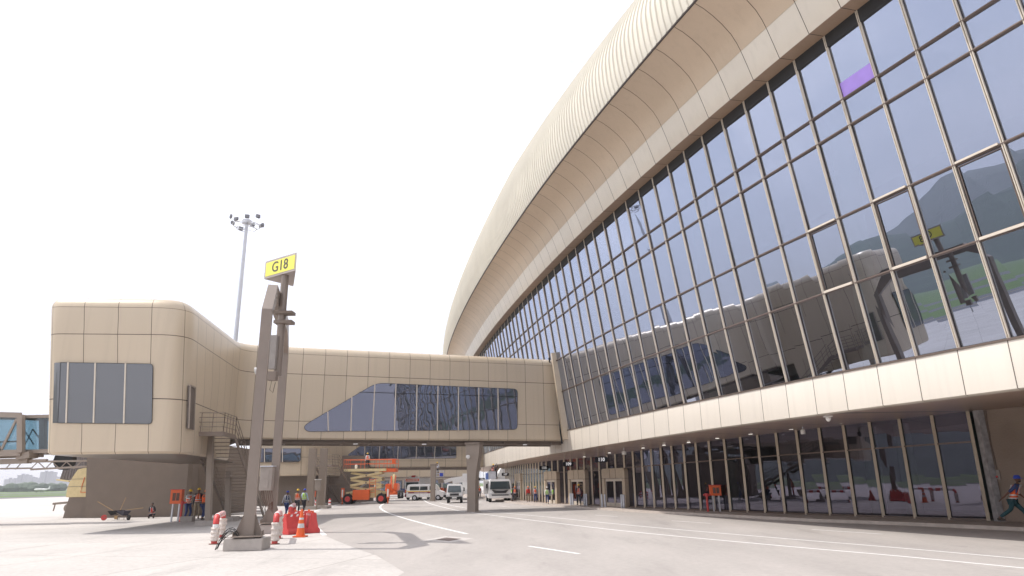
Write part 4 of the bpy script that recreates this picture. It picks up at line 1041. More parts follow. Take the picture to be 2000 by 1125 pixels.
for (x0, x1, y0, lab) in ((8, 30, 936, 'hazy low apartment block at the left edge'), (32, 52, 928, 'hazy twin apartment block left of the tall one'), (56, 70, 934, 'small hazy building between the twin block and the tall block'), (76, 100, 922, 'tallest hazy apartment block on the skyline'), (101, 113, 933, 'hazy block right of the tallest block'), (116, 132, 940, 'low hazy building beside the pier base')):
    Y = random.uniform(2700, 3100); a = AY(x0, 940, Y); b = AY(x1, 940, Y); zz = zat((x0+x1)/2, y0, a)
    t = thing('far_apartment_block', (a.x, Y, 0), lab, 'building', 'hazy buildings on the skyline')
    w = b.x-a.x; mb = MB()
    pl = [(a.x, Y), (a.x+w*.45, Y), (a.x+w*.45, Y+8), (a.x+w*.55, Y+8), (a.x+w*.55, Y), (b.x, Y), (b.x, Y+30), (a.x, Y+30), (a.x, Y)]
    mb.grid([[Vector((x, y, 0)), Vector((x, y, zz))] for x, y in pl], [[(k*3, 0), (k*3, zz/4)] for k in range(len(pl))]); mb.build('wall', M_city, t)
    mb = MB(); mb.box((a.x+w/2, Y+15, zz), (w*1.01, 31, .8)); mb.box((a.x+w*.3, Y+15, zz+3), (w*.2, 8, 6)); mb.box((a.x+w*.7, Y+15, zz+2), (w*.2, 8, 4)); mb.build('roof', M_city, t)
# small parked aircraft far away
a = AY(82, 952, 520); a.z = 0
t = thing('small_aircraft', (a.x, a.y, 0), 'tiny white aircraft parked far off on the grass edge', 'aircraft')
mb = MB(); mb.tube([(a.x-5.5, a.y, 2), (a.x-4.4, a.y, 2), (a.x+3, a.y, 1.9), (a.x+5.8, a.y, 2.3)], [.2, .8, .8, .15], 10); mb.build('fuselage', M_white, t, smooth=True)
mb = MB(); mb.box((a.x, a.y, 2.2), (1.6, 12, .15)); mb.build('wing', M_white, t)
mb = MB(); mb.prism([(a.x+4.2, 2.2), (a.x+5.8, 2.2), (a.x+6, 4.2), (a.x+5.2, 4.2)], a.y-.1, a.y+.1); mb.box((a.x+5.3, a.y, 2.4), (1, 4, .1)); mb.build('tail', M_white, t)
mb = MB()
for x, y in ((-3.5, 0), (.4, -1.3), (.4, 1.3)): mb.lathe([(.3, -.1), (.3, .1)], (a.x+x, a.y+y, .3), 8, M=Matrix.Rotation(R(90), 3, 'X')); mb.tube([(a.x+x, a.y+y, .3), (a.x+x, a.y+y*.6, 1.6)], .06, 5)
mb.build('landing_gear', M_black, t)

# ------------------------------------------------------------------ PASSENGER BOARDING BRIDGE AT THE LEFT
Yj = 46.0
def J(x, y, Y=Yj): return AY(x, y, Y)
jb = thing('boarding_bridge', (J(50, 900).x, Yj, 0), 'glass sided telescopic passenger boarding bridge leaving the pier to the left', 'boarding bridge')
M_jg = glass_mat('pale_bridge_glass', f0=.12, tint=(.8, .85, .9), see=(.42, .56, .62), wob=.0)
def tunnel(xa, xb, yt_a, yt_b, yb_a, yb_b, Y, frame, nm):
    a0, b0, a1, b1 = J(xa, yb_a, Y), J(xb, yb_b, Y), J(xa, yt_a, Y), J(xb, yt_b, Y)
    dv = Vector((0, 2.2, 0)); h = frame
    t = MB()
    for o_ in (Vector(), dv):
        t.bar(a0+o_, b0+o_, .14, h*1.2); t.bar(a1+o_, b1+o_, .14, h); t.bar(a0, a0+dv, .1, .1); t.bar(a1, a1+dv, .1, .1); t.bar(a0+o_, a1+o_, .16, .16); t.bar(b0+o_, b1+o_, h, h)
    tt = t.build(nm, M_steel, jb)
    g = MB(); g.add([a0+Vector((0, .05, .1)), b0+Vector((0, .05, .1)), b1+Vector((0, .05, -.1)), a1+Vector((0, .05, -.1))], [(0, 1, 2, 3)]); g.build('glazing', M_jg, tt)
    g = MB(); g.add([a0+dv, b0+dv, b1+dv, a1+dv], [(0, 1, 2, 3)]); g.build('glazing', M_jg, tt)
    f = MB(); f.add([a0, b0, b0+dv, a0+dv], [(0, 1, 2, 3)]); f.build('deck', M_steel2, tt); f = MB(); f.add([a1, b1, b1+dv, a1+dv], [(0, 1, 2, 3)]); f.build('roof', M_steel2, tt)
    return a0, b0, a1, b1, tt
a0, b0, a1, b1, tA = tunnel(-140, 41, 806, 811, 890, 884, Yj-.5, .34, 'outer_tunnel')
mb = MB(); mb.bar(J(2, 880, Yj-.55), J(33, 818, Yj-.55), .10, .14); mb.bar(J(-30, 818, Yj-.55), J(2, 880, Yj-.55), .10, .14); mb.bar(J(-60, 880, Yj-.55), J(-30, 818, Yj-.55), .10, .14); mb.build('brace', M_steel, tA)
mb = MB(); mb.bar(J(-100, 866, Yj+1.6), J(40, 862, Yj+1.6), .06, .10); mb.build('handrail', M_steel2, tA)
a0, b0, a1, b1, tB = tunnel(44, 150, 814, 812, 882, 880, Yj, .20, 'inner_tunnel')
mb = MB()
for x in (44, 78, 90): mb.bar(J(x, 876, Yj+2.1), J(x+1, 818, Yj+2.1), .12, .10)
for (xa, ya, xb, yb) in ((46, 874, 64, 838), (46, 838, 66, 868), (64, 838, 90, 874), (90, 870, 106, 845)): mb.bar(J(xa, ya, Yj+2.1), J(xb, yb, Yj+2.1), .05, .06)
mb.build('brace', M_steel2, tB)
mb = MB(); mb.bar(J(-140, 906), J(58, 900), .5, .32); mb.bar(J(40, 893), J(66, 888), .9, .4); mb.bar(J(58, 900), J(92, 899), .2, .16); mb.build('lift_beam', M_steel, jb)
mb = MB(); ta = [(-60, 906), (30, 912), (60, 903), (126, 900), (170, 899)]
for off in (0, 1.6):
    mb.bar(J(-100, 917, Yj+off), J(60, 914.5, Yj+off), .08, .10); mb.bar(J(60, 917, Yj+off), J(170, 911, Yj+off), .10, .12); mb.bar(J(52, 902, Yj+off), J(170, 900, Yj+off), .10, .12)
    xs = list(range(60, 170, 14))
    for i, x in enumerate(xs[:-1]): mb.bar(J(x, 916 if i % 2 == 0 else 902, Yj+off), J(x+14, 902 if i % 2 == 0 else 915, Yj+off), .045, .05)
    for x in range(-90, 50, 20): mb.bar(J(x, 917, Yj+off), J(x+10, 906, Yj+off), .045, .05)
mb.build('truss', M_steel, jb)
mb = MB(); p = J(122, 898); q = J(126, 908); mb.lathe([(.2, -.3), (.62, -.25), (.62, .25), (.2, .3)], J(127, 899, Yj+.4), 14, M=Matrix.Rotation(R(90), 3, 'X')); mb.build('wheel', M_black, jb, smooth=True)
mb = MB()
c = [J(133, 888, Yb+3.4), J(167, 888, Yb+3.4), J(167, 938, Yb+3.4), J(116, 938, Yb+3.4)]
mb.add(c+[v+Vector((0, 1.6, 0)) for v in c], [(0, 1, 2, 3), (4, 5, 6, 7), (0, 3, 7, 4), (3, 2, 6, 7)])
for k in range(9):
    a = J(134+k*3.8, 889, Yb+3.36); b = J(118+k*5.6, 936, Yb+3.36); mb.bar(a, b, .05, .08)
mb.build('bellows', mat('bellows_grey', (.20, .18, .18), .8), jb)
mb = MB(); mb.bar(J(112, 937, Yb+3.2), J(136, 940, Yb+3.2), .3, .1); mb.build('bumper', M_cream, jb)
for x in (-60, ):
    mb = MB(); p = J(x, 950, Yj+.8); mb.box((p.x, p.y, 2.0), (.5, .5, 4.0)); mb.box((p.x, p.y, .4), (1.2, 2.6, .8)); mb.build('support', M_steel, jb)

# cream air unit beside the pier foot
Yu = Yb+.4; a = J(133, 940, Yu); b = J(176, 940, Yu); zb0 = zat(150, 971, a); zt0 = zat(160, 914, a); w = b.x-a.x; cx_ = (a.x+b.x)/2
t = thing('air_unit', (cx_, Yu, 0), 'cream dome shaped air unit on a brown base at the foot of the pier', 'air unit')
pr = [(-w/2, zb0), (-w/2-.02, zb0+.6), (-w/2+.1, zb0+(zt0-zb0)*.52), (-w/2+.35, zb0+(zt0-zb0)*.75), (-w*.15, zb0+(zt0-zb0)*.95), (.15*w, zt0), (w/2, zt0), (w/2, zb0)]
pr = [(x+cx_, z) for x, z in pr]
mb = MB(); mb.prism(pr, Yu, Yu+2.4); mb.build('hood', M_cream, t, smooth=True, bevel=.04)
mb = MB()
for f in (.36, .62): mb.box((cx_, Yu-.01, zb0+(zt0-zb0)*f), (w*.98, .03, .03))
mb.build('seam', M_steel, t)
mb = MB(); x_ = b.x-.45; mb.tube([(x_, Yu-.03, zt0-.7), (x_-.1, Yu-.03, zb0+.9), (x_-.15, Yu-.03, zb0+.35), (x_+.3, Yu-.03, zb0+.35)], .025, 5); mb.build('hose', M_orange, t)
mb = MB(); mb.prism([(cx_-w*.5, 0), (cx_-w*.36, zb0), (cx_+w/2, zb0), (cx_+w/2, 0)], Yu+.05, Yu+2.2); mb.build('base', M_brown, t)
mb = MB(); 
p0 = J(104, 984, Yu+.6); p1 = J(137, 981, Yu+.6); mb.bar(p0, p1, .18, .16); mb.bar(J(108, 984, Yu+.6), J(104, 998, Yu+.6), .07, .07); mb.lathe([(.05, -.08), (.32, -.07), (.32, .07), (.05, .08)], J(133, 992, Yu+.6), 12, M=Matrix.Rotation(R(90), 3, 'X')); mb.build('towbar', M_steel, t)
pp = [(v.x, v.y) for v in (t,)] if False else None

# ------------------------------------------------------------------ PEOPLE
def skin_mesh(joints, bones, m, name, parent, sub=1, root=0):
    me = bpy.data.meshes.new(name); me.from_pydata([j[0] for j in joints], bones, [])
    ob = bpy.data.objects.new(name, me); SC.collection.objects.link(ob)
    ob.modifiers.new('s', 'SKIN'); sv = me.skin_vertices[0].data
    for i, j in enumerate(joints):
        r_ = j[1]; sv[i].radius = r_ if isinstance(r_, tuple) else (r_, r_)
        sv[i].use_root = (i == root)
    if sub: sm = ob.modifiers.new('b', 'SUBSURF'); sm.levels = sub
    dg = bpy.context.evaluated_depsgraph_get(); me2 = bpy.data.meshes.new_from_object(ob.evaluated_get(dg))
    bpy.data.objects.remove(ob); me2.name = name
    return me2
def join_mesh(me, mb):
    bm = bmesh.new(); bm.from_mesh(me)
    vs = [bm.verts.new(v) for v in mb.v]
    for f in mb.f:
        try: bm.faces.new([vs[i] for i in f])
        except ValueError: pass
    bmesh.ops.recalc_face_normals(bm, faces=bm.faces); bm.to_mesh(me); bm.free()
def link_mesh(me, name, m, parent):
    me.materials.clear(); me.materials.append(m); me.polygons.foreach_set('use_smooth', [True]*len(me.polygons)); me.polygons.foreach_set('material_index', [0]*len(me.polygons))
    o = bpy.data.objects.new(name, me); SC.collection.objects.link(o)
    if parent: o.parent = parent
    return o
def L3(a, b, t): return tuple(a[i]+(b[i]-a[i])*t for i in range(3))
POSES = {
 # hip height, torso lean forward, hands (x, y, z) L/R, feet (x, y) L/R, knee forward
 'stand': dict(hip=.93, lean=.0, hands=[(-.27, -.05, .80), (.27, -.05, .80)], feet=[(-.11, 0, 0), (.11, .02, 0)]),
 'walk': dict(hip=.91, lean=.04, hands=[(-.28, -.22, .86), (.28, .20, .84)], feet=[(-.09, .30, .05), (.09, -.30, 0)]),
 'stride': dict(hip=.88, lean=.22, hands=[(-.26, .28, .92), (.26, -.34, .92)], feet=[(-.08, .50, .16), (.08, -.38, 0)]),
 'reach': dict(hip=.93, lean=.08, hands=[(-.16, -.45, 1.25), (.18, -.42, 1.45)], feet=[(-.12, .05, 0), (.12, -.08, 0)]),
 'up': dict(hip=.93, lean=.02, hands=[(-.2, -.25, 1.85), (.2, -.3, 1.80)], feet=[(-.12, .05, 0), (.12, -.05, 0)]),
 'hips': dict(hip=.93, lean=.02, hands=[(-.20, -.20, 1.02), (.25, -.12, .84)], feet=[(-.13, .05, 0), (.12, -.08, 0)]),
 'crouch': dict(hip=.30, lean=.28, hands=[(-.12, -.45, .42), (.14, -.42, .45)], feet=[(-.15, -.28, 0), (.17, -.25, 0)]),
}
def person(loc, face, pose, label, top, vest, legs, helmet, h=1.72, sleeves=True, group=None, hair=None, beard=True, stripes=True, mask=False):
    """face: heading in degrees, 0 looks at the camera (-Y), 90 looks right (+X)"""
    P = POSES[pose]; s = h/1.75; lean = P['lean']; hip = P['hip']
    c = lambda x, y, z: (x, y, z)
    ch = (0, -lean*.9, hip+.44); nk = (0, -lean*1.12, hip+.575); sh = [(-.175, -lean, hip+.50), (.175, -lean, hip+.50)]
    hj = [(-.095, .01, hip-.05), (.095, .01, hip-.05)]
    def elbow(a, b, bend=.1, up=.29):   # two bone
        a = Vector(a); b = Vector(b); m_ = (a+b)/2; d = (b-a).length/2; o_ = math.sqrt(max(.0, up*up-d*d)); return a, b, m_, o_
    J_ = []; B_ = []
    def add(p, r_, par=None):
        J_.append((tuple(p), r_)); 
        if par is not None: B_.append((par, len(J_)-1))
        return len(J_)-1
    pel = add((0, 0, hip), (.135, .095)); wa = add((0, -lean*.35, hip+.18), (.12, .085), pel); chi = add(ch, (.15, .10), wa); nki = add(nk, .055, chi); hd = add((0, nk[1]-.015, nk[2]+.07), .058, nki)
    arms = []; legsj = []
    for k in (0, 1):
        sx = -1 if k == 0 else 1
        hnd = Vector(P['hands'][k]); S_ = Vector(sh[k]); a, b, m_, o_ = elbow(S_, hnd, up=.275)
        el = m_+Vector((sx*.35, .85, -.25)).normalized()*o_
        wr = el+(hnd-el)*.93
        i1 = add(S_, .058, chi); i2 = add(L3(S_, el, .5), .048, i1); i3 = add(el, .040, i2); i4 = add(wr, .028, i3)
        dirr = (hnd-el).normalized(); side = Vector((0, 1, 0)).cross(dirr) 
        if side.length < .2: side = Vector((1, 0, 0)).cross(dirr)
        side.normalize(); i5 = add(wr+dirr*.06, (.034, .018), i4)
        for q, (ln, sp2) in enumerate(((.070, -.028), (.082, -.010), (.078, .010), (.062, .027))):
            f1 = wr+dirr*(.085)+side*sp2; f2 = f1+dirr*ln*.55; f3 = f2+(dirr*.8+Vector((-sx*.5, 0, 0))).normalized()*ln*.45
            j1 = add(f1, .010, i5); j2 = add(f2, .009, j1); add(f3, .007, j2)
        th = wr+dirr*.03+side*.036; j1 = add(th, .011, i5); add(th+(dirr+side*.6).normalized()*.05, .009, j1)
        arms.append((S_, el, wr))
        ft = Vector(P['feet'][k]); ank = Vector((ft.x, ft.y+.02, ft.z+.085)); H_ = Vector(hj[k]); m_ = (H_+ank)/2; d = (ank-H_).length/2; o_ = math.sqrt(max(0, .43*.43-d*d)); kn = m_+Vector((sx*.12, -1, .1)).normalized()*o_
        l1 = add(H_, (.088, .088), pel); l2 = add(L3(H_, kn, .5), .078, l1); l3 = add(kn, .058, l2); l4 = add(L3(kn, ank, .4), .056, l3); l5 = add(ank, .040, l4); add(ank+Vector((0, -.13, -.045)), (.042, .030), l5)
        legsj.append((H_, kn, ank))
    body = skin_mesh(J_, B_, None, 'person', None)
    # head with a face, grown onto the neck
    hm = MB(); hc = Vector((0, nk[1]-.03, nk[2]+.165)); nr = 9; nc_ = 14; rowsh = []
    for i in range(nr+1):
        ph = math.pi*i/nr; row = []
        for k in range(nc_+1):
            a = 2*math.pi*k/nc_; x = .076*math.sin(ph)*math.cos(a); y = .095*math.sin(ph)*math.sin(a); z = .118*math.cos(ph)
            if y < 0 and abs(x) < .03 and -.035 < z < .02: y -= .022*(1-abs(x)/.03)       # nose
            if y < -.03 and .0 < z < .03 and .015 < abs(x) < .05: y += .012              # eye hollows
            if z < -.05: y -= .012; x *= .85
            row.append(hc+Vector((x, y, z)))
        rowsh.append(row)
    hm.grid(rowsh)
    for sx in (-1, 1): hm.sphere(hc+Vector((sx*.078, .005, -.005)), .022, 5, sc=(.5, 1, 1.4))
    join_mesh(body, hm)
    o = link_mesh(body, 'person', M_skin, None); o.location = loc; o.rotation_euler = (0, 0, R(face)); o.scale = (s, s, s)
    tag(o, label, 'person', group)
    # eyes, beard or mask
    mb_ = MB()
    for sx in (-1, 1): mb_.sphere(hc+Vector((sx*.028, -.083, .015)), .011, 4)
    if beard: mb_.sphere(hc+Vector((0, -.045, -.075)), .058, 5, sc=(1, .9, .75))
    link = mb_.build('beard' if beard else 'eyes', M_black, o, world=False, smooth=True)
    # clothes grown round the same joints
    def garment(js, bs, m, nm, sub=1): return link_mesh(skin_mesh(js, bs, None, nm, None, sub), nm, m, o)
    tj = [((0, 0, hip+.02), (.155, .115)), ((0, -lean*.35, hip+.2), (.145, .108)), ((ch[0], ch[1], ch[2]), (.172, .125)), (nk, .07)]
    tb = [(0, 1), (1, 2), (2, 3)]
    for (S_, el, wr) in arms:
        b = len(tj); tj += [(tuple(S_), .075), (tuple(el), .056)]; tb += [(2, b), (b, b+1)]
        if sleeves: tj.append((tuple(wr), .042)); tb.append((b+1, b+2))
    garment(tj, tb, top, 'shirt')
    lj = [((0, 0, hip), (.15, .115))]; lb = []
    for (H_, kn, ank) in legsj:
        b = len(lj); lj += [(tuple(H_), .105), (tuple(kn), .078), (L3(kn, ank, .9), .062)]; lb += [(0, b), (b, b+1), (b+1, b+2)]
    garment(lj, lb, legs, 'trousers')
    bt = MB()
    for (H_, kn, ank) in legsj: bt.tube([ank+Vector((0, .05, -.06)), ank+Vector((0, 0, -.035)), ank+Vector((0, -.10, -.05)), ank+Vector((0, -.19, -.062))], [.038, .056, .050, .022], 8)
    bt.build('boots', mat('dark_leather', (.05, .035, .025), .7), o, world=False, smooth=True)
    if vest:
        vj = [((0, 0, hip-.02), (.180, .140)), ((0, -lean*.35, hip+.2), (.176, .136)), ((ch[0], ch[1], ch[2]+.03), (.205, .155)), ((nk[0], nk[1], nk[2]-.02), .088)]
        v_ = garment(vj, [(0, 1), (1, 2), (2, 3)], vest, 'vest')
        if stripes:
            sb = MB(); zA = hip+.16
            def ring(z, rx, ry, y0, hh):
                n = 16; a_ = [Vector((rx*math.cos(2*math.pi*k/n), y0+ry*math.sin(2*math.pi*k/n), z)) for k in range(n)]
                sb.add(a_+[p+Vector((0, 0, hh)) for p in a_], [(k, (k+1) % n, (k+1) % n+n, k+n) for k in range(n)])
            ring(zA, .180, .142, -lean*.3, .045); ring(zA-.11, .182, .143, -lean*.15, .04)
            for sx in (-1, 1):
                for yy in (-1, 1): sb.bar((sx*.085, -lean*.4+yy*.142, hip+.22), (sx*.075, ch[1]+yy*.142, ch[2]+.1), .04, .015)
            sb.build('reflective_tape', M_silver, v_, world=False)
    if helmet:
        hl = MB(); hl.lathe([(.128, .018), (.112, .03), (.108, .07), (.09, .11), (.055, .138), (.01, .148)], hc+Vector((0, .005, .0)), 14, M=Matrix.Diagonal((.92, 1.08, 1)))
        hl.bar(hc+Vector((0, -.11, .028)), hc+Vector((0, -.165, .018)), .14, .012); hl.box(hc+Vector((0, .0, .135)), (.03, .17, .022))
        hl.build('helmet', helmet, o, world=False, smooth=True)
    else:
        hl = MB(); hl.sphere(hc+Vector((0, .02, .025)), .105, 6, sc=(.86, .98, 1.05)); hl.build('hair', M_black, o, world=False, smooth=True)
    return o
C_shirt = mat('grey_shirt', (.32, .32, .36), .85, 0, .1, 10); C_white = mat('white_shirt', (.62, .62, .64), .85, 0, .08, 10); C_red = mat('red_shirt', (.62, .04, .03), .8, 0, .1, 10)
C_dark = mat('charcoal_cloth', (.035, .035, .045), .85, 0, .12, 10); C_khaki = mat('khaki_cloth', (.26, .21, .15), .85, 0, .12, 10); C_blue = mat('blue_cloth', (.04, .06, .17), .85, 0, .1, 10); C_teal = mat('teal_cloth', (.02, .075, .09), .85, 0, .1, 10)
C_lblue = mat('light_blue_shirt', (.35, .45, .60), .85, 0, .1, 10); M_whel = mat('white_helmet', (.75, .75, .75), .35, 0, .02); M_ohel = mat('orange_helmet', (.85, .22, .03), .35, 0, .02)
def PP(x, y, z=0.0): p = G(x, y, z); return p
def hpx(p, px): return px*MPP(p)*1.02
def person_px(x, yf, ytop, face, pose, label, *a, z=0.0, **k):
    p = G(x, yf, z) if k.get('at') is None else k.pop('at')
    hh = zat(x, ytop, p)-p.z; k['h'] = max(1.5, min(2.02, hh/1.03)) if pose != 'crouch' else 1.65
    return person(p, face, pose, label, *a, **k)
person_px(364, 1015, 956, 60, 'reach', 'worker in yellow helmet and orange vest beside the orange hose box', C_white, M_hiorange, C_blue, M_yellow)
person_px(383, 1013, 953, 200, 'stand', 'worker in yellow helmet and navy shirt half hidden behind the orange shirted worker', C_dark, M_hiorange, C_khaki, M_yellow)
person_px(394, 1015, 957, 150, 'reach', 'worker in orange helmet and orange shirt leaning on the stair post', M_hiorange, None, C_blue, M_ohel)
person_px(297, 1012, 982, 10, 'crouch', 'bare headed worker in red vest crouching against the pier base wall', C_dark, C_red, C_dark, None)
person_px(558, 1007, 958, 175, 'walk', 'worker in blue helmet and navy vest walking left of the other two', C_shirt, M_navy, C_blue, M_blue)
person_px(579, 1002, 955, 185, 'stand', 'worker in yellow helmet and orange vest between two blue helmeted workers', C_khaki, M_hiorange, C_dark, M_yellow)
person_px(592, 1001, 954, 170, 'walk', 'worker in blue helmet and lime vest beside the yellow helmeted one', C_lblue, M_higreen, C_dark, M_blue)
person_px(643, 981, 957, 190, 'stand', 'worker in white helmet and lime vest left of the scissor lift', C_shirt, M_higreen, C_dark, M_whel)
person_px(1131, 987.5, 945, 5, 'walk', 'worker in yellow helmet and open orange vest walking before the middle doorway', C_dark, M_hiorange, C_dark, M_yellow, z=.15)
person_px(1069, 984, 950, 0, 'walk', 'worker in white helmet and lime vest walking towards us on the pavement', C_white, M_higreen, C_blue, M_whel, z=.15)
person_px(1081, 983, 952, -10, 'stand', 'bare headed man in lime vest and khaki trousers on the pavement', C_shirt, M_higreen, C_khaki, None, z=.15)
person_px(1046, 981, 954, 0, 'stand', 'worker in yellow helmet and orange vest with hands down, third from the doorway', C_shirt, M_hiorange, C_blue, M_yellow, z=.15)
person_px(1032, 980, 952.5, 10, 'stand', 'worker in orange helmet, red shirt and khaki trousers on the pavement', C_red, None, C_khaki, M_ohel, z=.15)
person_px(1038, 979, 954, 170, 'stand', 'worker in red shirt with back turned beside the orange helmeted one', C_red, None, C_khaki, M_ohel, z=.15)
person_px(1006, 979.5, 951, 180, 'stand', 'worker in orange vest standing right beside the white bucket truck', C_dark, M_hiorange, C_dark, M_ohel, z=.15)
person_px(1000.5, 979, 954, 90, 'stand', 'worker in lime vest pressed against the side of the white bucket truck', C_dark, M_higreen, C_dark, None, z=.15)
person_px(937, 972, 955, 0, 'stand', 'small distant worker in orange vest near the flared column', C_dark, M_hiorange, C_dark, M_ohel, z=.15)
person_px(951, 971, 954, 0, 'walk', 'small distant worker in orange vest just left of the bucket truck', C_dark, M_hiorange, C_dark, M_ohel, z=.15)
rp_ = G(1988, 1026, .15)
person(rp_, 42, 'stride', 'bearded worker in blue helmet and orange vest striding right along the plastered wall', C_blue, M_hiorange, C_teal, M_blue, h=1.95, sleeves=False)

# ------------------------------------------------------------------ STREET THINGS
def hose_box(x0, x1, y0, y1, yf, label):
    p = G((x0+x1)/2, yf, 0 if yf > 1005 else .15); w = (x1-x0)*MPP(p); z1 = zat(x0, y0, p)-p.z; z0 = zat(x0, y1, p)-p.z
    t = thing('hose_box', p, label, 'fire hose box', 'orange fire hose boxes on posts'); z1 -= 0
    mb = MB(); mb.box((0, 0, (z0+z1)/2), (w, .35, z1-z0)); mb.build('cabinet', M_orange, t, world=False, bevel=.02)
    mb = MB(); mb.box((0, -.02, z1+.015), (w+.06, .42, .03)); mb.build('lid', M_red, t, world=False)
    for k in (-.22, .1): 
        mb = MB(); mb.box((k*w+.05, -.182, (z0+z1)/2), (w*.26, .012, (z1-z0)*.55)); mb.build('window', mat('hose_box_pane', (.12, .05, .03), .2), t, world=False)
    mb = MB()
    for k in (-.28, .28): mb.box((k*w, 0, z0/2), (.09, .09, z0))
    mb.build('post', M_grey, t, world=False)
    mb = MB(); mb.tube([(-w*.85, -.05, 0), (-w*.85, -.05, z0*.95)], .07, 10); mb.tube([(-w*.85, -.05, z0*.95), (-w*.85, -.05, z0*1.15)], .12, 10); mb.tube([(-w*1.15, -.05, z0*1.05), (-w*.5, -.05, z0*1.05)], .06, 8); mb.build('hydrant', M_red, t, world=False)
    return t
hose_box(1390, 1411, 948, 968, 999, 'orange fire hose box with a red hydrant before the dark shopfront')
hb = hose_box(329, 352, 957, 984, 1019, 'orange fire hose box on two posts in front of the pier base'); 
for c_ in kids(hb):
    if c_.name.startswith('hydrant'): c_.location.x = 1.05
mb = MB(); mb.box((0.85, 0.0, .16), (.75, .5, .32)); mb.build('plinth', M_conc, hb, world=False)

# wheelbarrows against the base wall
def barrow(p, rz, label, m):
    t = thing('wheelbarrow', p, label, 'wheelbarrow', 'wheelbarrows by the pier base', R(rz))
    mb = MB(); v = [(-.42, -.28, .62), (.42, -.32, .66), (.42, .32, .66), (-.42, .28, .62), (-.2, -.16, .32), (.22, -.2, .34), (.22, .2, .34), (-.2, .16, .32)]
    mb.add(v, [(0, 1, 5, 4), (1, 2, 6, 5), (2, 3, 7, 6), (3, 0, 4, 7), (4, 5, 6, 7)]); mb.build('tray', m, t, world=False)
    mb = MB()
    for s_ in (-1, 1): mb.tube([(-.62, s_*.06, .2), (-.1, s_*.22, .32), (.9, s_*.28, .62)], .02, 6); mb.tube([(.25, s_*.24, .36), (.3, s_*.24, .02)], .018, 6)
    mb.build('handles', M_steel2, t, world=False)
    mb = MB(); mb.lathe([(.05, -.04), (.19, -.035), (.19, .035), (.05, .04)], (-.62, 0, .19), 14, M=Matrix.Rotation(R(90), 3, 'X')); mb.build('wheel', M_red if m is M_black else M_black, t, world=False)
    return t
p = G(222, 1016); barrow(p, 20, 'dark wheelbarrow with a red wheel and tools by the pier base', M_black)
p = G(240, 1016); barrow(p, 150, 'second dark wheelbarrow turned on its legs by the pier base', mat('dark_blue_tray', (.05, .05, .07), .6))
mb = MB(); p = G(205, 1015); q = G(288, 1013); mb.tube([(p.x-.6, p.y-.2, 1.25), (p.x+.6, p.y, .55), (q.x-.4, q.y, .75)], .022, 6); tag(mb.build('wooden_pole', mat('raw_timber', (.40, .27, .14), .8)), 'long wooden pole lying across the wheelbarrows', 'pole')
mb = MB(); p = G(228, 1014); mb.tube([(p.x, p.y-.1, .0), (p.x+.35, p.y+.2, 1.5)], .02, 6); mb.box((p.x-.02, p.y-.1, .12), (.22, .03, .26)); tag(mb.build('shovel', MATS['raw_timber']), 'shovel propped upright against the dark wheelbarrows', 'shovel')

# hoop guards: bent tubes in red and white bands, wrapped in plastic
def hoop(pa, pb, h, label, wrap=(1, 1)):
    t = thing('hoop_guard', (pa+pb)/2, label, 'hoop guard', 'red and white hoop guards', 0); o_ = (pa+pb)/2
    a = pa-o_; b = pb-o_; r_ = .115; d = (b-a).normalized(); R_ = min(.28, (b-a).length/2)
    path = [a+Vector((0, 0, z)) for z in (0, .2, .4, .6, h-R_)]
    for k in range(1, 6): an = k*math.pi/10; path.append(a+d*(R_-R_*math.cos(an))+Vector((0, 0, h-R_+R_*math.sin(an))))
    for k in range(5, 0, -1): an = k*math.pi/10; path.append(b-d*(R_-R_*math.cos(an))+Vector((0, 0, h-R_+R_*math.sin(an))))
    path += [b+Vector((0, 0, z)) for z in (h-R_, .6, .4, .2, 0)]
    cl_ = [0.0]
    for u, v in zip(path, path[1:]): cl_.append(cl_[-1]+(v-u).length)
    def at(s_):
        for i in range(len(path)-1):
            if s_ <= cl_[i+1]: return path[i].lerp(path[i+1], (s_-cl_[i])/(cl_[i+1]-cl_[i]))
        return path[-1]
    nb = int(round(cl_[-1]/.36)); nb += (nb+1) % 2; bl_ = cl_[-1]/nb
    for k in range(nb):
        mb = MB(); mb.tube([at(bl_*k+bl_*q/5) for q in range(6)], r_, 12); mb.build('band', M_red if k % 2 == 0 else M_white, t, world=False, smooth=True)
    mb = MB()
    for e in (a, b): mb.lathe([(.2, 0), (.2, .025), (.1, .03)], e, 12)
    mb.build('foot_plate', mat('rusty_plate', (.20, .10, .07), .8), t, world=False)
    for e, w_ in ((a, wrap[0]), (b, wrap[1])):
        if not w_: continue
        mb = MB(); rows_ = []
        for i in range(15):
            z = .12+w_*(h*.80)*i/14; row = []
            for k in range(15):
                an = 2*math.pi*k/14; rr_ = .145+.035*NZ.noise(Vector((math.cos(an)*2+e.x*9, math.sin(an)*2, z*5)))+.02*NZ.noise(Vector((an*3, z*14, e.y)))+(.03 if i % 4 == 1 else 0); row.append(e+Vector((rr_*math.cos(an), rr_*math.sin(an), z)))
            rows_.append(row)
        mb.grid(rows_); mb.build('plastic_wrap', M_plastic, t, world=False, smooth=True)
    return t
def G0(x, y): p = G(x, y); return p
hoop(G0(418, 1063), G0(432, 1050), 1.02, 'red and white hoop guard at the left of the gantry foot, wrapped in plastic', (.62, .85))
hoop(G0(536, 1063), G0(543, 1052), 1.06, 'red and white hoop guard at the right of the gantry foot, heavily wrapped', (.8, .95))
hoop(G0(565, 1031), G0(572, 1022), 1.05, 'red and white hoop guard behind the red barriers, unwrapped', (0, 0))
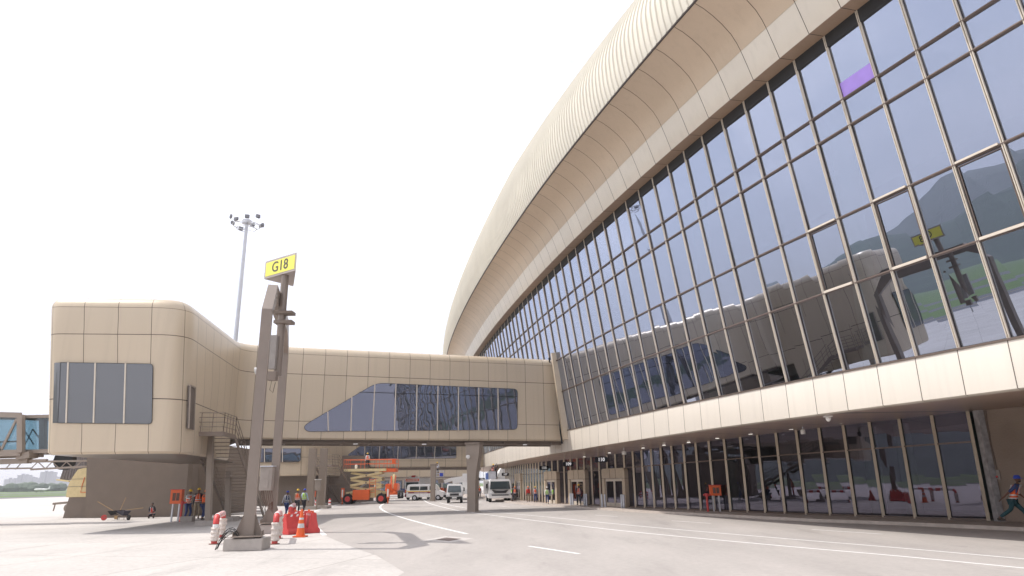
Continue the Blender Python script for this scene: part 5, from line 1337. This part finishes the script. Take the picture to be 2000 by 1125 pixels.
def post_px(x, yf, yt, label):
    p = G(x, yf); h = zat(x, yt, p); t = thing('bollard', p, label, 'bollard', 'striped red and white bollards')
    n = 5
    for k in range(n): mb = MB(); mb.lathe([(.13, h*k/n), (.13, h*(k+1)/n)] if k < n-1 else [(.13, h*k/n), (.13, h*(k+.6)/n), (.08, h*.98), (.02, h)], (0, 0, 0), 12); mb.build('band', M_red if k % 2 == 0 else M_white, t, world=False, smooth=True)
    return t
post_px(612, 991, 974, 'striped bollard beside the tall column, left of a pair'); post_px(617.5, 993, 976, 'striped bollard beside the tall column, right of a pair'); post_px(643.5, 989, 974, 'lone striped bollard in front of the lime vested worker')

# red water barriers and the cone
def barrier(p, rz, label, s=1.0):
    t = thing('water_barrier', p, label, 'barrier', 'red plastic water barriers', R(rz)); t.scale = (s*1.12,)*3
    mb = MB(); L_ = 1.0
    prof = [(-.30, 0), (.30, 0), (.30, .14), (.22, .22), (.13, .55), (.11, .80), (-.11, .80), (-.13, .55), (-.22, .22), (-.30, .14)]
    mb.prism([(x, z) for x, z in prof], -L_/2, L_/2, Matrix.Rotation(R(90), 4, 'Z')); mb.build('body', M_red, t, world=False, bevel=.02)
    for y in (-1, 1):
        mb = MB()
        for k in (-.3, 0, .3):
            mb.add([(k-.10, y*.124, .58), (k, y*.124, .58), (k+.12, y*.115, .77), (k+.02, y*.115, .77)], [(0, 1, 2, 3)])
        mb.build('white_stripes', M_white, t, world=False)
    mb = MB(); mb.box((L_/2+.03, 0, .4), (.08, .10, .6)); mb.build('coupling', M_red, t, world=False)
    for k in (-.3, .3): mb = MB(); mb.lathe([(.05, 0), (.05, .05), (.02, .06)], (k, 0, .80), 8); mb.build('cap', M_orange, t, world=False)
    return t
barrier(G0(573, 1043), 58, 'red water barrier at the back left of the heap behind the cone')
barrier(G0(588, 1034), 8, 'red water barrier in the middle of the heap, mostly hidden')
barrier(G0(606, 1040), 118, 'red water barrier at the right of the heap, nearest the white line')
def cone(p, label, h=.95):
    t = thing('traffic_cone', p, label, 'traffic cone')
    mb = MB(); mb.prism([(-.27, -.22), (-.22, -.27), (.22, -.27), (.27, -.22), (.27, .22), (.22, .27), (-.22, .27), (-.27, .22)], 0, .06, Matrix.Rotation(R(90), 4, 'X') @ Matrix.Rotation(0, 4, 'X')); 
    mb.v = [(x, z*-1 if False else y, z) for x, y, z in mb.v]
    mb = MB(); mb.box((0, 0, .03), (.54, .54, .06)); mb.build('foot', M_orange, t, world=False, bevel=.02)
    r_ = lambda z: .19-(.19-.045)*(z-.06)/(h-.06)
    zs = [.06, .38, .56, .72, .80, h]
    for k in range(5): mb = MB(); mb.lathe([(r_(zs[k]), zs[k]), (r_(zs[k+1]), zs[k+1])], (0, 0, 0), 20); mb.build('shell' if k % 2 == 0 else 'reflective_band', M_orange if k % 2 == 0 else M_silver, t, world=False, smooth=True)
cone(G0(586.5, 1049), 'orange traffic cone with silver bands standing before the red barriers', h=1.15)

# small steel bollards by the doorways
for x, yb in ((1176.5, 990), (1182.5, 990.3), (1215, 991.5), (1219, 991.8), (1142, 987.4), (1146, 987.6), (1115, 986), (1119, 986.2)):
    p = G(x, yb, .15); mb = MB(); mb.lathe([(.09, 0), (.09, .9), (.07, .96), (.01, .97)], p, 10)
    lab = {1176.5: 'left steel bollard of the pair before the nearest doorway', 1182.5: 'steel bollard touching the left jamb of the nearest doorway', 1215: 'steel bollard in front of the right jamb of the nearest doorway', 1219: 'rightmost steel bollard of the row', 1142: 'steel bollard right of the orange vested walker', 1146: 'steel bollard at the right jamb of the middle doorway', 1115: 'steel bollard left of the middle doorway', 1119: 'steel bollard at the left jamb of the middle doorway'}[x]
    tag(mb.build('steel_bollard', M_grey, smooth=True), lab, 'bollard', 'steel bollards by the doorways')
# ceiling hung speakers and camera
for (x, y0, y1, lab) in ((1567, 833, 848, 'white cylinder speaker hanging from the soffit above the orange hose box'), (1218.5, 877, 888, 'small white cylinder speaker hanging right of the 110 board'), (1055.5, 905, 911.5, 'tiny white cylinder speaker hanging above the 108 board')):
    p = soff(x, y0); z0 = zat(x, y1, p); t = thing('speaker', (p.x, p.y, p.z), lab, 'speaker', 'cylinder speakers hanging from the soffit')
    mb = MB(); r_ = 4.5*MPP(p); mb.lathe([(r_*.9, z0-p.z), (r_, z0-p.z+.02), (r_, -.18), (r_*.3, -.14)], (0, 0, 0), 12); mb.build('drum', M_white, t, world=False, smooth=True)
    mb = MB(); mb.tube([(0, 0, -.15), (0, 0, .25)], .03, 6); mb.build('stem', M_grey, t, world=False)
p = soff(1617, 812); mb = MB(); mb.box((p.x, p.y, p.z-.03), (.3, .2, .06)); mb.lathe([(.10, -.06), (.11, -.14), (.06, -.22), (.01, -.24)], p, 12); tag(mb.build('ceiling_camera', M_white, smooth=True), 'white dome camera under the soffit right of the cylinder speaker', 'camera')
# cable and switch on the plastered wall
wn = Vector((-(wall[1].y-wall[0].y), wall[1].x-wall[0].x, 0)).normalized(); wn = wn if wn.dot(-Vector((wall[0].x, wall[0].y, 0))) > 0 else -wn
def onw(x, y): return PL(x, y, (wall[0].x, wall[0].y, 0), wn)+wn*.03
t = thing('wall_switch', onw(1948, 927), 'grey call box with a red button on the plastered wall', 'switch box')
mb = MB(); M_ = Matrix((( -wn.y, wn.x, 0), (wn.x, wn.y, 0), (0, 0, 1))).transposed(); c_ = onw(1948, 927); mb.box(c_, (.22, .10, .42), M=Matrix(((-wn.y, wn.x, 0), (wn.x, wn.y, 0), (0, 0, 1))).transposed()); mb.build('box', MATS['cabinet_grey'], t)
mb = MB(); mb.sphere(onw(1948, 931)+wn*.06, .05, 6); mb.build('button', M_red, t)
mb = MB(); mb.tube([onw(x, y) for x, y in ((1926, 800), (1928, 822), (1933, 848), (1937, 872), (1943, 895), (1948, 920))], .02, 6); mb.build('cable', M_mulld, t)

# ------------------------------------------------------------------ VEHICLES AND LIFTS
def wheel(mbt, mbr, c, r_, w, n=18):
    M_ = Matrix.Rotation(R(90), 3, 'Y')
    mbt.lathe([(r_*.55, -w/2), (r_*.92, -w/2), (r_, -w*.35), (r_, w*.35), (r_*.92, w/2), (r_*.55, w/2)], c, n, M=M_)
    mbr.lathe([(r_*.2, -w*.56), (r_*.5, -w*.5), (r_*.57, -w*.3), (r_*.57, w*.3), (r_*.5, w*.5), (r_*.2, w*.56)], c, n, M=M_)
def add_wheels(t, L_, rim=M_grey, r_=.4, w=.25):   # list of centres, axle along local x
    for c in L_:
        a = MB(); b = MB(); wheel(a, b, c, r_, w); wo = a.build('wheel', M_black, t, world=False, smooth=True); b.build('rim', rim, wo, world=False, smooth=True)
def veh(name, px, yf, label, cat, w, wpx, rz=0, z=0):
    p = G(px, yf, z); s = wpx*MPP(p)/w; t = thing(name, p, label, cat, None, R(rz)); t.scale = (s, s, s); return t

# --- white bucket truck, front to us (local: x across, -y front)
t = veh('bucket_truck', 977, 981, 'white truck with a raised bucket and two workers, parked by the pavement', 'truck', 2.1, 46, 6)
def cabf(t, W_, H_, z0, dep, col, grille, lowt):
    """cab-over front, slanted windscreen"""
    hw = W_/2
    pf = [(-hw+.02, z0), (hw-.02, z0), (hw, z0+.5), (hw, H_*.55), (hw-.10, H_-.12), (hw-.22, H_), (-hw+.22, H_), (-hw+.10, H_-.12), (-hw, H_*.55), (-hw, z0+.5)]
    mb = MB()
    n = len(pf); fr = [(x, -.0+(.28 if z > H_*.6 else 0), z) for x, z in pf]; bk2 = [(x, dep, z) for x, z in pf]
    mb.add(fr+bk2, [tuple(range(n)), tuple(range(n, 2*n))]+[(i, (i+1) % n, (i+1) % n+n, i+n) for i in range(n)]); b = mb.build('cab', col, t, world=False, bevel=.03)
    zs = H_*.56; ze = H_-.20
    mb = MB(); mb.add([(-hw+.14, .0, zs), (hw-.14, .0, zs), (hw-.22, .262, ze), (-hw+.22, .262, ze), (-hw+.14, .06, zs), (hw-.14, .06, zs), (hw-.22, .32, ze), (-hw+.22, .32, ze)], [(0, 1, 2, 3), (0, 1, 5, 4), (3, 2, 6, 7), (0, 3, 7, 4), (1, 2, 6, 5)]); mb.v = [(x, y-.03, z) for x, y, z in mb.v]; mb.build('windscreen', M_veh_glass, t, world=False)
    for s_ in (-1, 1):
        mb = MB(); mb.add([(s_*(hw+.006), .35, zs), (s_*(hw+.006), dep*.75, zs), (s_*(hw-.09), dep*.75, ze), (s_*(hw-.09), .5, ze)], [(0, 1, 2, 3)]); mb.build('side_window', M_veh_glass, t, world=False)
        mb = MB(); mb.box((s_*(hw-.20), -.02, z0+.42), (.30, .05, .15)); mb.build('headlight', mat('headlight_glass', (.7, .7, .72), .1), t, world=False, bevel=.01)
        mb = MB(); mb.box((s_*(hw+.14), .15, zs+.28), (.14, .08, .36)); mb.bar((s_*hw, .2, zs+.45), (s_*(hw+.14), .15, zs+.45), .03); mb.build('mirror', M_black, t, world=False, bevel=.01)
    mb = MB()
    for k in (-.3, .3): mb.bar((k-.3, -.03, zs+.02), (k+.25, .03, zs+.2), .02)
    mb.build('wiper', M_black, t, world=False)
    mb = MB(); mb.add([(x, y, z) for y in (-.035, .0) for x, z in grille], [tuple(range(len(grille))), tuple(range(len(grille), 2*len(grille)))]+[(i, (i+1) % len(grille), (i+1) % len(grille)+len(grille), i+len(grille)) for i in range(len(grille))]); mb.build('grille', mat('grille_black', (.03, .03, .035), .4), t, world=False)
    mb = MB(); mb.box((0, -.05, z0+.12), (W_*.98, .16, .24)); mb.build('bumper', lowt, t, world=False, bevel=.03)
    mb = MB(); mb.box((0, -.14, z0+.13), (.5, .012, .13)); mb.build('number_plate', M_white, t, world=False)
cabf(t, 2.1, 2.0, .35, 1.9, M_white, [(-.75, 1.08), (-.5, .78), (.5, .78), (.75, 1.08), (.3, 1.0), (-.3, 1.0)], M_white)
mb = MB(); mb.box((0, -.10, .62), (1.5, .04, .10)); mb.build('lower_intake', MATS['grille_black'], t, world=False)
add_wheels(t, [(-.85, .9, .38), (.85, .9, .38), (-.85, 4.2, .38), (.85, 4.2, .38)], M_grey, .38, .26)
mb = MB(); mb.box((0, 3.6, .95), (2.1, 3.6, .22)); mb.box((-1.0, 3.6, .70), (.1, 3.2, .4)); mb.build('flatbed', M_grey, t, world=False)
mb = MB(); mb.box((-1.22, .62, 1.35), (.06, .85, 1.25), rz=R(-38)); mb.build('open_door', M_white, t, world=False, bevel=.02)
mb = MB(); mb.box((.35, 3.2, 1.9), (.5, .5, 1.8)); mb.bar((.35, 3.0, 2.9), (-.3, 2.2, 2.1), .2, .24); mb.prism([(-.02, 1.95), (.22, 2.9), (.62, 2.9), (.66, 1.95)], 2.2, 2.7); mb.build('boom', M_white, t, world=False, bevel=.02)
mb = MB(); mb.box((-.62, 2.0, 2.30), (.80, .8, .80)); mb.build('bucket', mat('bucket_grey', (.45, .45, .48), .5), t, world=False, bevel=.06)
mb = MB(); mb.box((-1.05, 1.9, 2.2), (.22, .7, .7)); mb.build('tool_bag', mat('blue_tarp', (.10, .16, .40), .7), t, world=False)
bt = t
sc_ = t.scale[0]
tp = t.location
person(tp+Vector((-.72*sc_, 2.0*sc_, 1.98*sc_)), 40, 'reach', 'worker in yellow helmet and orange vest standing in the truck bucket', C_dark, M_hiorange, C_dark, M_yellow, h=1.7)
person(tp+Vector((-.42*sc_, 2.1*sc_, 1.98*sc_)), 200, 'up', 'bare headed worker in dark clothes reaching up from the bucket truck', C_dark, None, C_dark, None, h=1.65)

# --- small flatbed truck / pickup, front to us
t = veh('light_truck', 887.5, 983, 'white light truck facing us between the two road columns', 'truck', 1.75, 33, 3)
cabf(t, 1.7, 1.95, .42, 1.5, M_white, [(-.45, .98), (-.45, .76), (.45, .76), (.45, .98)], M_black)
add_wheels(t, [(-.68, .75, .34), (.68, .75, .34), (-.68, 3.1, .34), (.68, 3.1, .34)], M_grey, .34, .24)
mb = MB(); mb.box((0, 2.9, .95), (1.7, 2.6, .5)); mb.box((0, 2.9, .6), (.9, 2.6, .3)); mb.build('cargo_bed', M_steel, t, world=False, bevel=.02)

# --- minibus ambulance, side on (local: x forward, y across)
t = veh('striped_minibus', 832, 977.5, 'white minibus with yellow and maroon side stripes, seen side on', 'minibus', 4.9, 73, -4)
H_ = 2.05; prof = [(-2.45, .42), (-2.45, 1.2), (-2.36, 1.85), (-2.2, 2.02), (-1.9, 2.08), (1.1, 2.06), (1.42, 1.92), (1.78, 1.28), (2.38, 1.08), (2.46, .95), (2.46, .42)]
mb = MB(); mb.prism(prof, -.9, .9); mb.build('body', M_white, t, world=False, bevel=.05)
for y in (-1, 1):
    yy = y*.905
    for (x0, x1) in ((-2.0, -.75), (-.65, .35)):
        mb = MB(); mb.prism([(x0, 1.32), (x1, 1.32), (x1, 1.78), (x0+.03, 1.78)], yy-.008, yy+.008); mb.build('side_window', M_veh_glass, t, world=False)
    mb = MB(); mb.prism([(.62, 1.30), (1.5, 1.30), (1.22, 1.80), (.62, 1.80)], yy-.008, yy+.008); mb.build('side_window', M_veh_glass, t, world=False)
    mb = MB(); mb.prism([(-2.43, 1.13), (1.2, 1.13), (1.2, 1.22), (-2.43, 1.22)], yy-.006, yy+.006); mb.build('yellow_stripe', M_yellow, t, world=False)
    mb = MB(); mb.prism([(-2.2, .92), (1.2, .92), (1.2, 1.10), (-2.2, 1.10)], yy-.006, yy+.006); mb.build('maroon_stripe', M_maroon, t, world=False)
    mb = MB()
    for x in (-.7, .5, 1.55): mb.box((x, yy, 1.1), (.012, .014, 1.2))
    mb.build('door_gap', M_mulld, t, world=False)
mb = MB(); mb.add([(1.45, -.78, 1.90), (1.45, .78, 1.90), (1.80, .80, 1.30), (1.80, -.80, 1.30)], [(0, 1, 2, 3)]); mb.build('windscreen', M_veh_glass, t, world=False)
mb = MB(); mb.box((2.5, 0, .5), (.2, 1.7, .3)); mb.build('bumper', M_black, t, world=False, bevel=.03)
mb = MB()
for y in (-.6, .6): mb.box((2.46, y, .88), (.05, .3, .18))
mb.build('headlight', MATS['headlight_glass'], t, world=False)
for x in (-1.35, 1.75):
    for y in (-.82, .82):
        a = MB(); b = MB(); M_ = Matrix.Rotation(R(90), 3, 'X')
        a.lathe([(.2, -.1), (.34, -.1), (.36, -.06), (.36, .06), (.34, .1), (.2, .1)], (x, y, .36), 18, M=M_); wo = a.build('wheel', M_black, t, world=False, smooth=True)
        b.lathe([(.05, -.12), (.19, -.11), (.2, .11), (.05, .12)], (x, y, .36), 14, M=M_); b.build('rim', M_grey, wo, world=False)
mb = MB()
for k in range(16): mb.box((-1.35+k*.11, -.914, 1.01+.01*(k % 3)), (.07, .006, .055+.015*(k % 2)))
mb.build('lettering', M_white, t, world=False)
mb = MB(); mb.box((.9, 0, 2.12), (.3, .9, .14)); mb.build('beacon', M_red, t, world=False)

# --- bus-like rescue vehicle behind it
t = veh('service_vehicle', 805, 976, 'tall orange and white vehicle with a red roof beacon, behind the striped minibus', 'vehicle', 2.2, 31, -12)
mb = MB(); mb.box((0, 2.6, 1.75), (2.15, 5.4, 2.35)); mb.build('body', M_white, t, world=False, bevel=.12)
mb = MB(); mb.box((0, -.11, 1.85), (1.8, .03, .95)); mb.build('windscreen', M_veh_glass, t, world=False)
mb = MB(); mb.box((0, -.115, 2.62), (1.95, .05, .34)); mb.build('orange_header', M_orange, t, world=False)
mb = MB(); mb.box((0, -.115, 1.1), (2.1, .05, .42)); mb.build('orange_band', M_orange, t, world=False)
mb = MB(); mb.box((0, -.10, .55), (2.1, .3, .4)); mb.build('bumper', M_maroon, t, world=False, bevel=.04)
mb = MB(); mb.box((0, .5, 3.02), (1.5, .5, .16)); mb.build('light_bar', M_white, t, world=False)
mb = MB(); mb.box((0, .45, 3.12), (.55, .5, .26)); mb.build('beacon', M_red, t, world=False, bevel=.04)
for s_ in (-1, 1): mb = MB(); mb.lathe([(.02, -.03), (.12, -.02), (.12, .03)], (s_*.75, -.16, 1.1), 12, M=Matrix.Rotation(R(90), 3, 'X')); mb.build('headlight', MATS['headlight_glass'], t, world=False)
mb = MB()
for k in range(9): mb.box((-.76+k*.19, -.144, 2.62), (.11, .012, .18+.03*(k % 2)))
mb.build('lettering', M_white, t, world=False)
add_wheels(t, [(-.9, .8, .42), (.9, .8, .42), (-.9, 4.2, .42), (.9, 4.2, .42)], M_grey, .42, .28)

# --- scissor lift
t = veh('scissor_lift', 716, 984, 'cream and orange scissor lift raised high beside the road', 'scissor lift', 3.7, 88, 0)
q = t.scale[0]; pz = lambda y: (zat(716, y, t.location))/q
zd = pz(915); zr = pz(898); W2 = 1.30
for x in (-1.38, 1.32):
    for y in (-.75, .75):
        a = MB(); b = MB(); M_ = Matrix.Rotation(R(90), 3, 'X')
        a.lathe([(.22, -.15), (.37, -.15), (.41, -.09), (.41, .09), (.37, .15), (.22, .15)], (x, y, .41), 20, M=M_); wo = a.build('wheel', M_black, t, world=False, smooth=True)
        b.lathe([(.05, -.17), (.20, -.16), (.22, .16), (.05, .17)], (x, y, .41), 14, M=M_); b.build('rim', M_red, wo, world=False)
mb = MB(); mb.box((0, 0, .62), (2.7, 1.1, .28)); mb.box((0, 0, .86), (3.3, .9, .2)); mb.build('chassis', M_cream, t, world=False, bevel=.02)
mb = MB(); mb.box((-.30, -.80, .72), (1.35, .42, .78)); mb.build('engine_cover', M_orange, t, world=False, bevel=.03)
for s_ in (-1, 1):
    mb = MB(); mb.box((s_*1.85, -.62, .85), (.24, .24, .85)); mb.box((s_*1.85, -.62, .22), (.10, .10, .44)); mb.build('outrigger', M_orange, t, world=False, bevel=.01)
    mb = MB(); mb.box((s_*1.85, -.75, .85), (.12, .02, .6)); mb.build('warning_stripe', M_white, t, world=False)
nst = 3; z0 = .85; dzs = (zd-.30-z0)/nst
for k in range(nst):
    za = z0+dzs*k; zb3 = za+dzs
    for y in (-.55, .55):
        mb = MB(); mb.bar((-W2, y, za+.05), (W2, y, zb3-.05), .09, .17, up=(0, 0, 1)); mb.build('scissor_arm', M_cream, t, world=False, bevel=.01)
        mb = MB(); mb.bar((-W2, y*.78, zb3-.05), (W2, y*.78, za+.05), .09, .17); mb.build('scissor_arm', M_cream, t, world=False, bevel=.01)
mb = MB()
for k in range(nst+1):
    for x in (-W2, W2): mb.tube([(x, -.6, z0+dzs*k), (x, .6, z0+dzs*k)], .05, 8)
for k in range(nst): mb.tube([(0, -.62, z0+dzs*(k+.5)), (0, .62, z0+dzs*(k+.5))], .07, 10)
mb.build('pivot_tube', M_steel2, t, world=False)
mb = MB(); mb.bar((-.9, 0, z0+.2), (.5, 0, z0+dzs*2.2), .14); mb.build('hydraulic_ram', M_grey, t, world=False)
mb = MB(); mb.box((-.1, 0, zd-.14), (3.5, 1.5, .22)); mb.build('platform', M_cream, t, world=False, bevel=.02)
mb = MB(); mb.box((1.75, 0, zd-.18), (1.35, 1.2, .28)); mb.build('platform_extension', M_orange, t, world=False, bevel=.03)
mb = MB(); xL, xR = -1.85, 2.42
for y in (-.72, .72):
    for zz in (1.0, .52): mb.tube([(xL, y, zd+zz*(zr-zd)), (xR, y, zd+zz*(zr-zd))], .02, 6)
    for x in (xL, xL+.18, -.45, .8, 1.45, 1.7, xR): mb.tube([(x, y, zd), (x, y, zr)], .018, 6)
for x in (xL, xR):
    for zz in (1.0, .52): mb.tube([(x, -.72, zd+zz*(zr-zd)), (x, .72, zd+zz*(zr-zd))], .028, 6)
mb.build('guard_rail', M_orange, t, world=False)
mb = MB(); mb.box((2.25, -.78, zd+(zr-zd)*.72), (.28, .16, .42)); mb.build('control_box', M_orange, t, world=False, bevel=.03)
mb = MB(); mb.tube([(.35, -.85, .95), (.35, -.85, 2.0)], .02, 6); mb.tube([(.85, -.85, .3), (.85, -.85, 2.0)], .02, 6)
for k in range(6): mb.tube([(.35, -.85, .9+k*.2), (.85, -.85, .9+k*.2)], .018, 6)
mb.build('ladder', M_orange, t, world=False)
sl_t = t
person(t.location+Vector((-.05*q*1-.02, -.1, zd*q)), 195, 'hips', 'worker in yellow helmet and orange vest on the scissor lift platform', C_white, M_hiorange, C_dark, M_yellow, h=1.72)
p = t.location+Vector((-.95*q, -.3, (zd+.0)*q)); mb = MB(); mb.lathe([(.14, 0), (.16, .30), (.17, .32), (.12, .36), (.12, .42), (.02, .44)], p, 12); tag(mb.build('bucket', M_white, smooth=True), 'white lidded bucket on the scissor lift platform', 'bucket')

# --- orange boom lift seen from behind
t = veh('boom_lift', 764, 974, 'orange articulated boom lift seen end on, beyond the scissor lift', 'boom lift', 2.5, 38, 0)
add_wheels(t, [(-1.05, 0, .5), (1.05, 0, .5), (-1.0, 2.4, .5), (1.0, 2.4, .5)], M_grey, .5, .38)
mb = MB(); mb.box((0, 1.2, .68), (1.6, 2.8, .34)); mb.box((0, 0, .6), (1.7, .3, .25)); mb.build('chassis', M_orange, t, world=False, bevel=.02)
mb = MB(); mb.box((-.42, .7, 1.35), (.7, 2.0, 1.0)); mb.box((.55, .7, 1.45), (.5, 2.0, .9)); mb.box((0, .6, 1.0), (1.5, 1.6, .3)); mb.build('turntable_cover', M_orange, t, world=False, bevel=.10)
mb = MB(); mb.bar((.12, .3, 1.2), (.12, .9, 3.0), .26, .34); mb.build('boom', M_cream, t, world=False, bevel=.02)
mb = MB(); mb.bar((.0, -.1, 1.0), (-.18, .6, 2.8), .18, .2); mb.bar((.34, .6, 1.4), (.32, 1.2, 2.9), .10, .14); mb.build('lower_arm', M_orange, t, world=False, bevel=.02)
for s_ in (-1, 1): mb = MB(); mb.sphere((s_*.45, -.18, .75), .22, 7, sc=(1, .5, 1)); mb.build('cover_cap', M_orange, t, world=False, smooth=True)

# --- white truck mounted platform with a worker, behind the light truck
bp_ = AY(853, 931, 92); t = thing('truck_mounted_platform', (AY(905, 975, 94).x, 94, 0), 'white truck mounted boom reaching left to a small work basket', 'aerial platform')
def Q(x, y, Y=93): return AY(x, y, Y)
mb = MB(); mb.bar(Q(911, 935), Q(884, 939), .75, .75); mb.bar(Q(884, 936), Q(868, 941), .55, .42); mb.build('boom', M_white, t, bevel=.03)
mb = MB(); mb.bar(Q(884, 942), Q(857, 938), .3, .22); mb.bar(Q(866, 939), Q(856, 941), .4, .5); mb.build('arm', M_steel, t)
mb = MB(); a = Q(847, 932, 92); b = Q(867, 918, 92)
for (x0, x1, y_) in ((847, 867, 931), (847, 867, 920), (847, 867, 925)): mb.bar(Q(x0, y_, 92), Q(x1, y_, 92), .07)
for x in (847, 853, 861, 867): mb.bar(Q(x, 931, 92), Q(x, 919, 92), .05)
mb.bar(Q(847, 931.5, 92.3), Q(867, 930.5, 92.3), .9, .08); mb.build('basket', M_grey, t)
mb = MB(); mb.box(Q(862, 927, 91.7), (.45, .2, .4)); mb.build('control_box', M_blue, t, bevel=.03)
p0 = Q(905, 968, 95); mb = MB(); mb.box((p0.x+.3, 95.5, 1.0), (2.2, 5, .5)); mb.box((p0.x+.3, 95.5, 2.3), (.9, .9, 2.1)); mb.build('carrier', M_white, t, bevel=.03)
for s_ in (-1, 1): mb = MB(); mb.lathe([(.1, -.14), (.42, -.14), (.42, .14), (.1, .14)], (p0.x+.3+s_*1.0, 94.0, .42), 14, M=Matrix.Rotation(R(90), 3, 'Y')); mb.build('wheel', M_black, t, smooth=True)
pq = Q(853.5, 930.5, 92.2); person(pq+Vector((0, 0, .02)), 185, 'hips', 'worker in yellow helmet and white shirt in the raised work basket', C_white, None, C_dark, M_yellow, h=1.75)
# orange tank trailer between ambulance and light truck
t = veh('orange_mixer', 866, 974, 'orange rounded machine half hidden behind the nose of the striped minibus', 'machine', 2.0, 20, 0)
mb = MB(); mb.tube([(-1.1, 0, 1.6), (-.6, 0, 1.5), (.6, 0, 1.35), (1.1, 0, 1.2)], [.35, .62, .62, .3], 14); mb.build('drum', M_orange, t, world=False, smooth=True)
mb = MB(); mb.box((0, 0, .7), (2.0, .9, .25)); mb.build('frame', M_steel2, t, world=False)
for s_ in (-1, 1):
    mb = MB(); mb.lathe([(.1, -.1), (.35, -.1), (.35, .1), (.1, .1)], (s_*.7, -.5, .35), 14, M=Matrix.Rotation(R(90), 3, 'X')); mb.build('wheel', M_black, t, world=False)
# cabinet on the far column, dark board by the far wing
p = AY(621, 945, 65.2); h = 20*MPP(p); w = 10*MPP(p); z_ = zat(621, 958, p)
t = thing('electrical_cabinet', (p.x, p.y, 0), 'small grey electrical cabinet between the two tall distant columns', 'cabinet')
mb = MB(); mb.box((p.x, p.y, z_+h/2), (w, .3, h)); mb.build('casing', MATS['cabinet_grey'], t, bevel=.01)
mb = MB(); mb.box((p.x, p.y-.02, z_+h+.03), (w+.1, .4, .05)); mb.build('rain_hood', M_white, t); mb = MB(); mb.box((p.x, p.y, z_/2), (.12, .12, z_)); mb.build('stand', M_steel, t)
hose_box(607, 614.5, 959.5, 971, 989, 'small distant orange hose box beside the striped bollards')
t = veh('dark_board', 788, 971, 'dark square board on legs beyond the boom lift', 'board', 1.6, 12)
mb = MB(); mb.box((0, 0, 1.6), (1.6, .1, 1.1)); mb.build('panel', M_navy, t, world=False); mb = MB(); mb.box((-.6, 0, .55), (.08, .08, 1.1)); mb.box((.6, 0, .55), (.08, .08, 1.1)); mb.build('leg', M_grey, t, world=False)


# ------------------------------------------------------------------ HAZE
hz = MB(); hz.box((0, 0, 247), (7400, 7400, 500))
hm_ = bpy.data.materials.new('haze_air'); hm_.use_nodes = True; t_ = hm_.node_tree; t_.nodes.clear()
ho = t_.nodes.new('ShaderNodeOutputMaterial'); hv = t_.nodes.new('ShaderNodeVolumePrincipled'); hv.inputs['Color'].default_value = (.93, .93, 1, 1); hv.inputs['Density'].default_value = .0003; hv.inputs['Anisotropy'].default_value = .2
t_.links.new(hv.outputs[0], ho.inputs['Volume'])
tag(hz.build('haze', hm_), 'pale haze hanging over the airfield', 'haze', kind='stuff')
